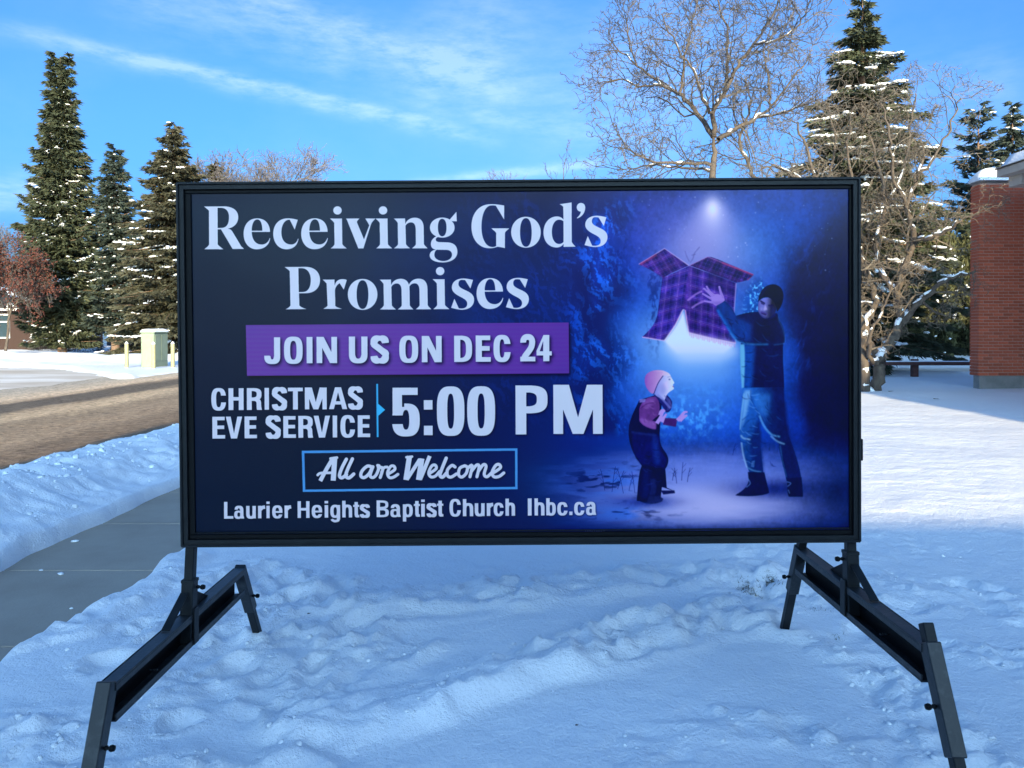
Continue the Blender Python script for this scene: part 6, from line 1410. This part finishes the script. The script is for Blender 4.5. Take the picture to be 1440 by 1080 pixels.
# snow-topped shrubs in front of the far house
rs = np.random.RandomState(14)
for i, (x, y, r, h, lb) in enumerate(((-31.2, 56, 1.25, 1.7, 'low shrub buried under snow left of the thin spruce trunk'), (-28.6, 57, 1.1, 1.6, 'rounded snow-covered shrub right behind the thin spruce trunk'), (-34.6, 57, 1.1, 1.5, 'snowy shrub behind the foot of the tallest spruce'))):
    t = thing('shrub', lb, 'shrub', (x, y, ground_z(x, y)), 'snow-covered shrubs'); n = 2600; u = nrmz(rs.normal(size=(n, 3))); u[:, 2] = abs(u[:, 2]); P = np.array([x, y, ground_z(x, y)])+u*[r, r, h]*rs.uniform(.7, 1, (n, 1))
    V, Fq = shards(P, nrmz(u+rs.normal(0, .4, (n, 3))), rs.uniform(.12, .3, n), rs.uniform(.012, .03, n), rs); part('twigs', t, V, Fq, TWIG)
    m = P[:, 2] > h*.55+P[:, 2].min(); q = P[m][:150]; V, Fq = blobs(q+[0, 0, .05], nrmz(rs.normal(size=(len(q), 3))*[1, 1, .1]), np.c_[rs.uniform(.15, .32, len(q)), rs.uniform(.12, .22, len(q))], rs, .6); part('snow_cover', t, V, Fq, SNOWP, True)
# dead grass and litter poking through the trampled snow
GR = mat('dead_grass', (.05, .045, .022), .9, 20, (.12, .10, .05)); LEAF = mat('brown_leaf', (.06, .04, .025), .8)
rs = np.random.RandomState(15); O = []
def tuft(px, py, n, rx_, ry_, h):
    g = on_ground(px, py); 
    for _ in range(n):
        x, y = g[0]+rs.normal(0, rx_), g[1]+rs.normal(0, ry_); O.append((x, y, ground_z(x, y)-.004, h*rs.uniform(.4, 1.3)))
tuft(1056, 838, 420, .035, .05, .022); tuft(1084, 832, 260, .022, .035, .02); tuft(1176, 908, 40, .012, .015, .02); tuft(1155, 872, 120, .05, .02, .014); tuft(1150, 850, 60, .03, .03, .014); tuft(185, 1018, 60, .02, .01, .010); tuft(1228, 913, 40, .03, .01, .01)
O = np.array(O); n = len(O); V, Fq = shards(O[:, :3], nrmz(rs.normal(0, .8, (n, 3))+[0, 0, .8]), O[:, 3], np.full(n, .0016), rs)
part('dead_grass', None, V, Fq, GR, kind='stuff')
for px, py, r, z_, lb in ((434, 862, .007, 0, 'tiny dark leaf on the snow under the left half of the sign'), (811, 1026, .005, 0, 'tiny dark leaf on the smooth snow in the foreground'), (1252, 552, .05, 0, 'dark leaf on the snow left of the brick wall, nearer the crabapple'), (1316, 561, .05, 0, 'dark leaf on the snow left of the brick wall, nearer the wall')):
    g = on_ground(px, py); z_ = ground_z(g[0], g[1])+.006; a = rs.uniform(0, 3)
    P = np.array([(math.cos(a+q)*r*(1.6 if i % 2 else .8), math.sin(a+q)*r, .15*r*(i % 3)) for i, q in enumerate(np.linspace(0, 6.28, 7)[:-1])])+[g[0], g[1], z_]
    V = np.r_[P, P-[0, 0, .001]]; lf = thing('leaf', lb, 'leaf', (g[0], g[1], z_)); part('blade', lf, V, [np.array([[0, 1, 2, 3, 4, 5], [11, 10, 9, 8, 7, 6]]), np.array([[i, i+6, (i+1) % 6+6, (i+1) % 6] for i in range(6)])], LEAF)
# chips of snow on the sidewalk
for i, (px, py, r, lb) in enumerate(((106, 762, .022, 'largest chip of snow on the sidewalk beside the bank'), (86, 808, .016, 'flat chip of snow in the middle of the sidewalk'), (58, 803, .010, 'small snow crumb on the sidewalk left of the flat chip'), (100, 857, .009, 'tiny snow crumb near the right edge of the sidewalk'))):
    g = on_ground(px, py, SWZ); V, Fq = blobs(np.array([[g[0], g[1], SWZ+.006]]), np.array([[1., .2, 0]]), np.array([[r*1.4, r]]), rs, .5, .3)
    o = part('snow_chip', None, V, Fq, SNOWP, True); o['label'] = lb; o['category'] = 'snow chip'
# crumbs and clods of broken snow along the trampled tracks
rs = np.random.RandomState(77); C_ = []; R_ = []
while len(C_) < 800:
    px_, py_ = rs.uniform(-40, 1480), 790+310*rs.rand(); g = on_ground(px_, py_); ix = min(np.searchsorted(gx, g[0]), nx-1); iy = min(np.searchsorted(gy, g[1]), ny-1)
    if rs.rand() > rough[iy, ix]*.9+.03 or g[0] < -2.2: continue
    r = .003+.009*rs.rand()**4; C_.append((g[0], g[1], ground_z(g[0], g[1])+r*.1)); R_.append((r*rs.uniform(1, 1.6), r))
C_ = np.array(C_); V, Fq = blobs(C_, nrmz(rs.normal(size=C_.shape)*[1, 1, .3]), np.array(R_), rs, .8, .3)
part('snow_crumbs', None, V, Fq, SNOW, True, kind='stuff')
rs = np.random.RandomState(78); C_ = []; R_ = []
for _ in range(900):
    y_ = 4+rs.rand()**1.5*10; x_ = -4.25+rs.normal(0, .42)
    if x_ > -3.25 or x_ < -5.3: continue
    r = .006+.028*rs.rand()**4; C_.append((x_, y_, ground_z(x_, y_)+r*.1)); R_.append((r*rs.uniform(1, 1.7), r))
C_ = np.array(C_); V, Fq = blobs(C_, nrmz(rs.normal(size=C_.shape)*[1, 1, .3]), np.array(R_), rs, .8, .3)
part('bank_clods', None, V, Fq, SNOW, True, kind='stuff')
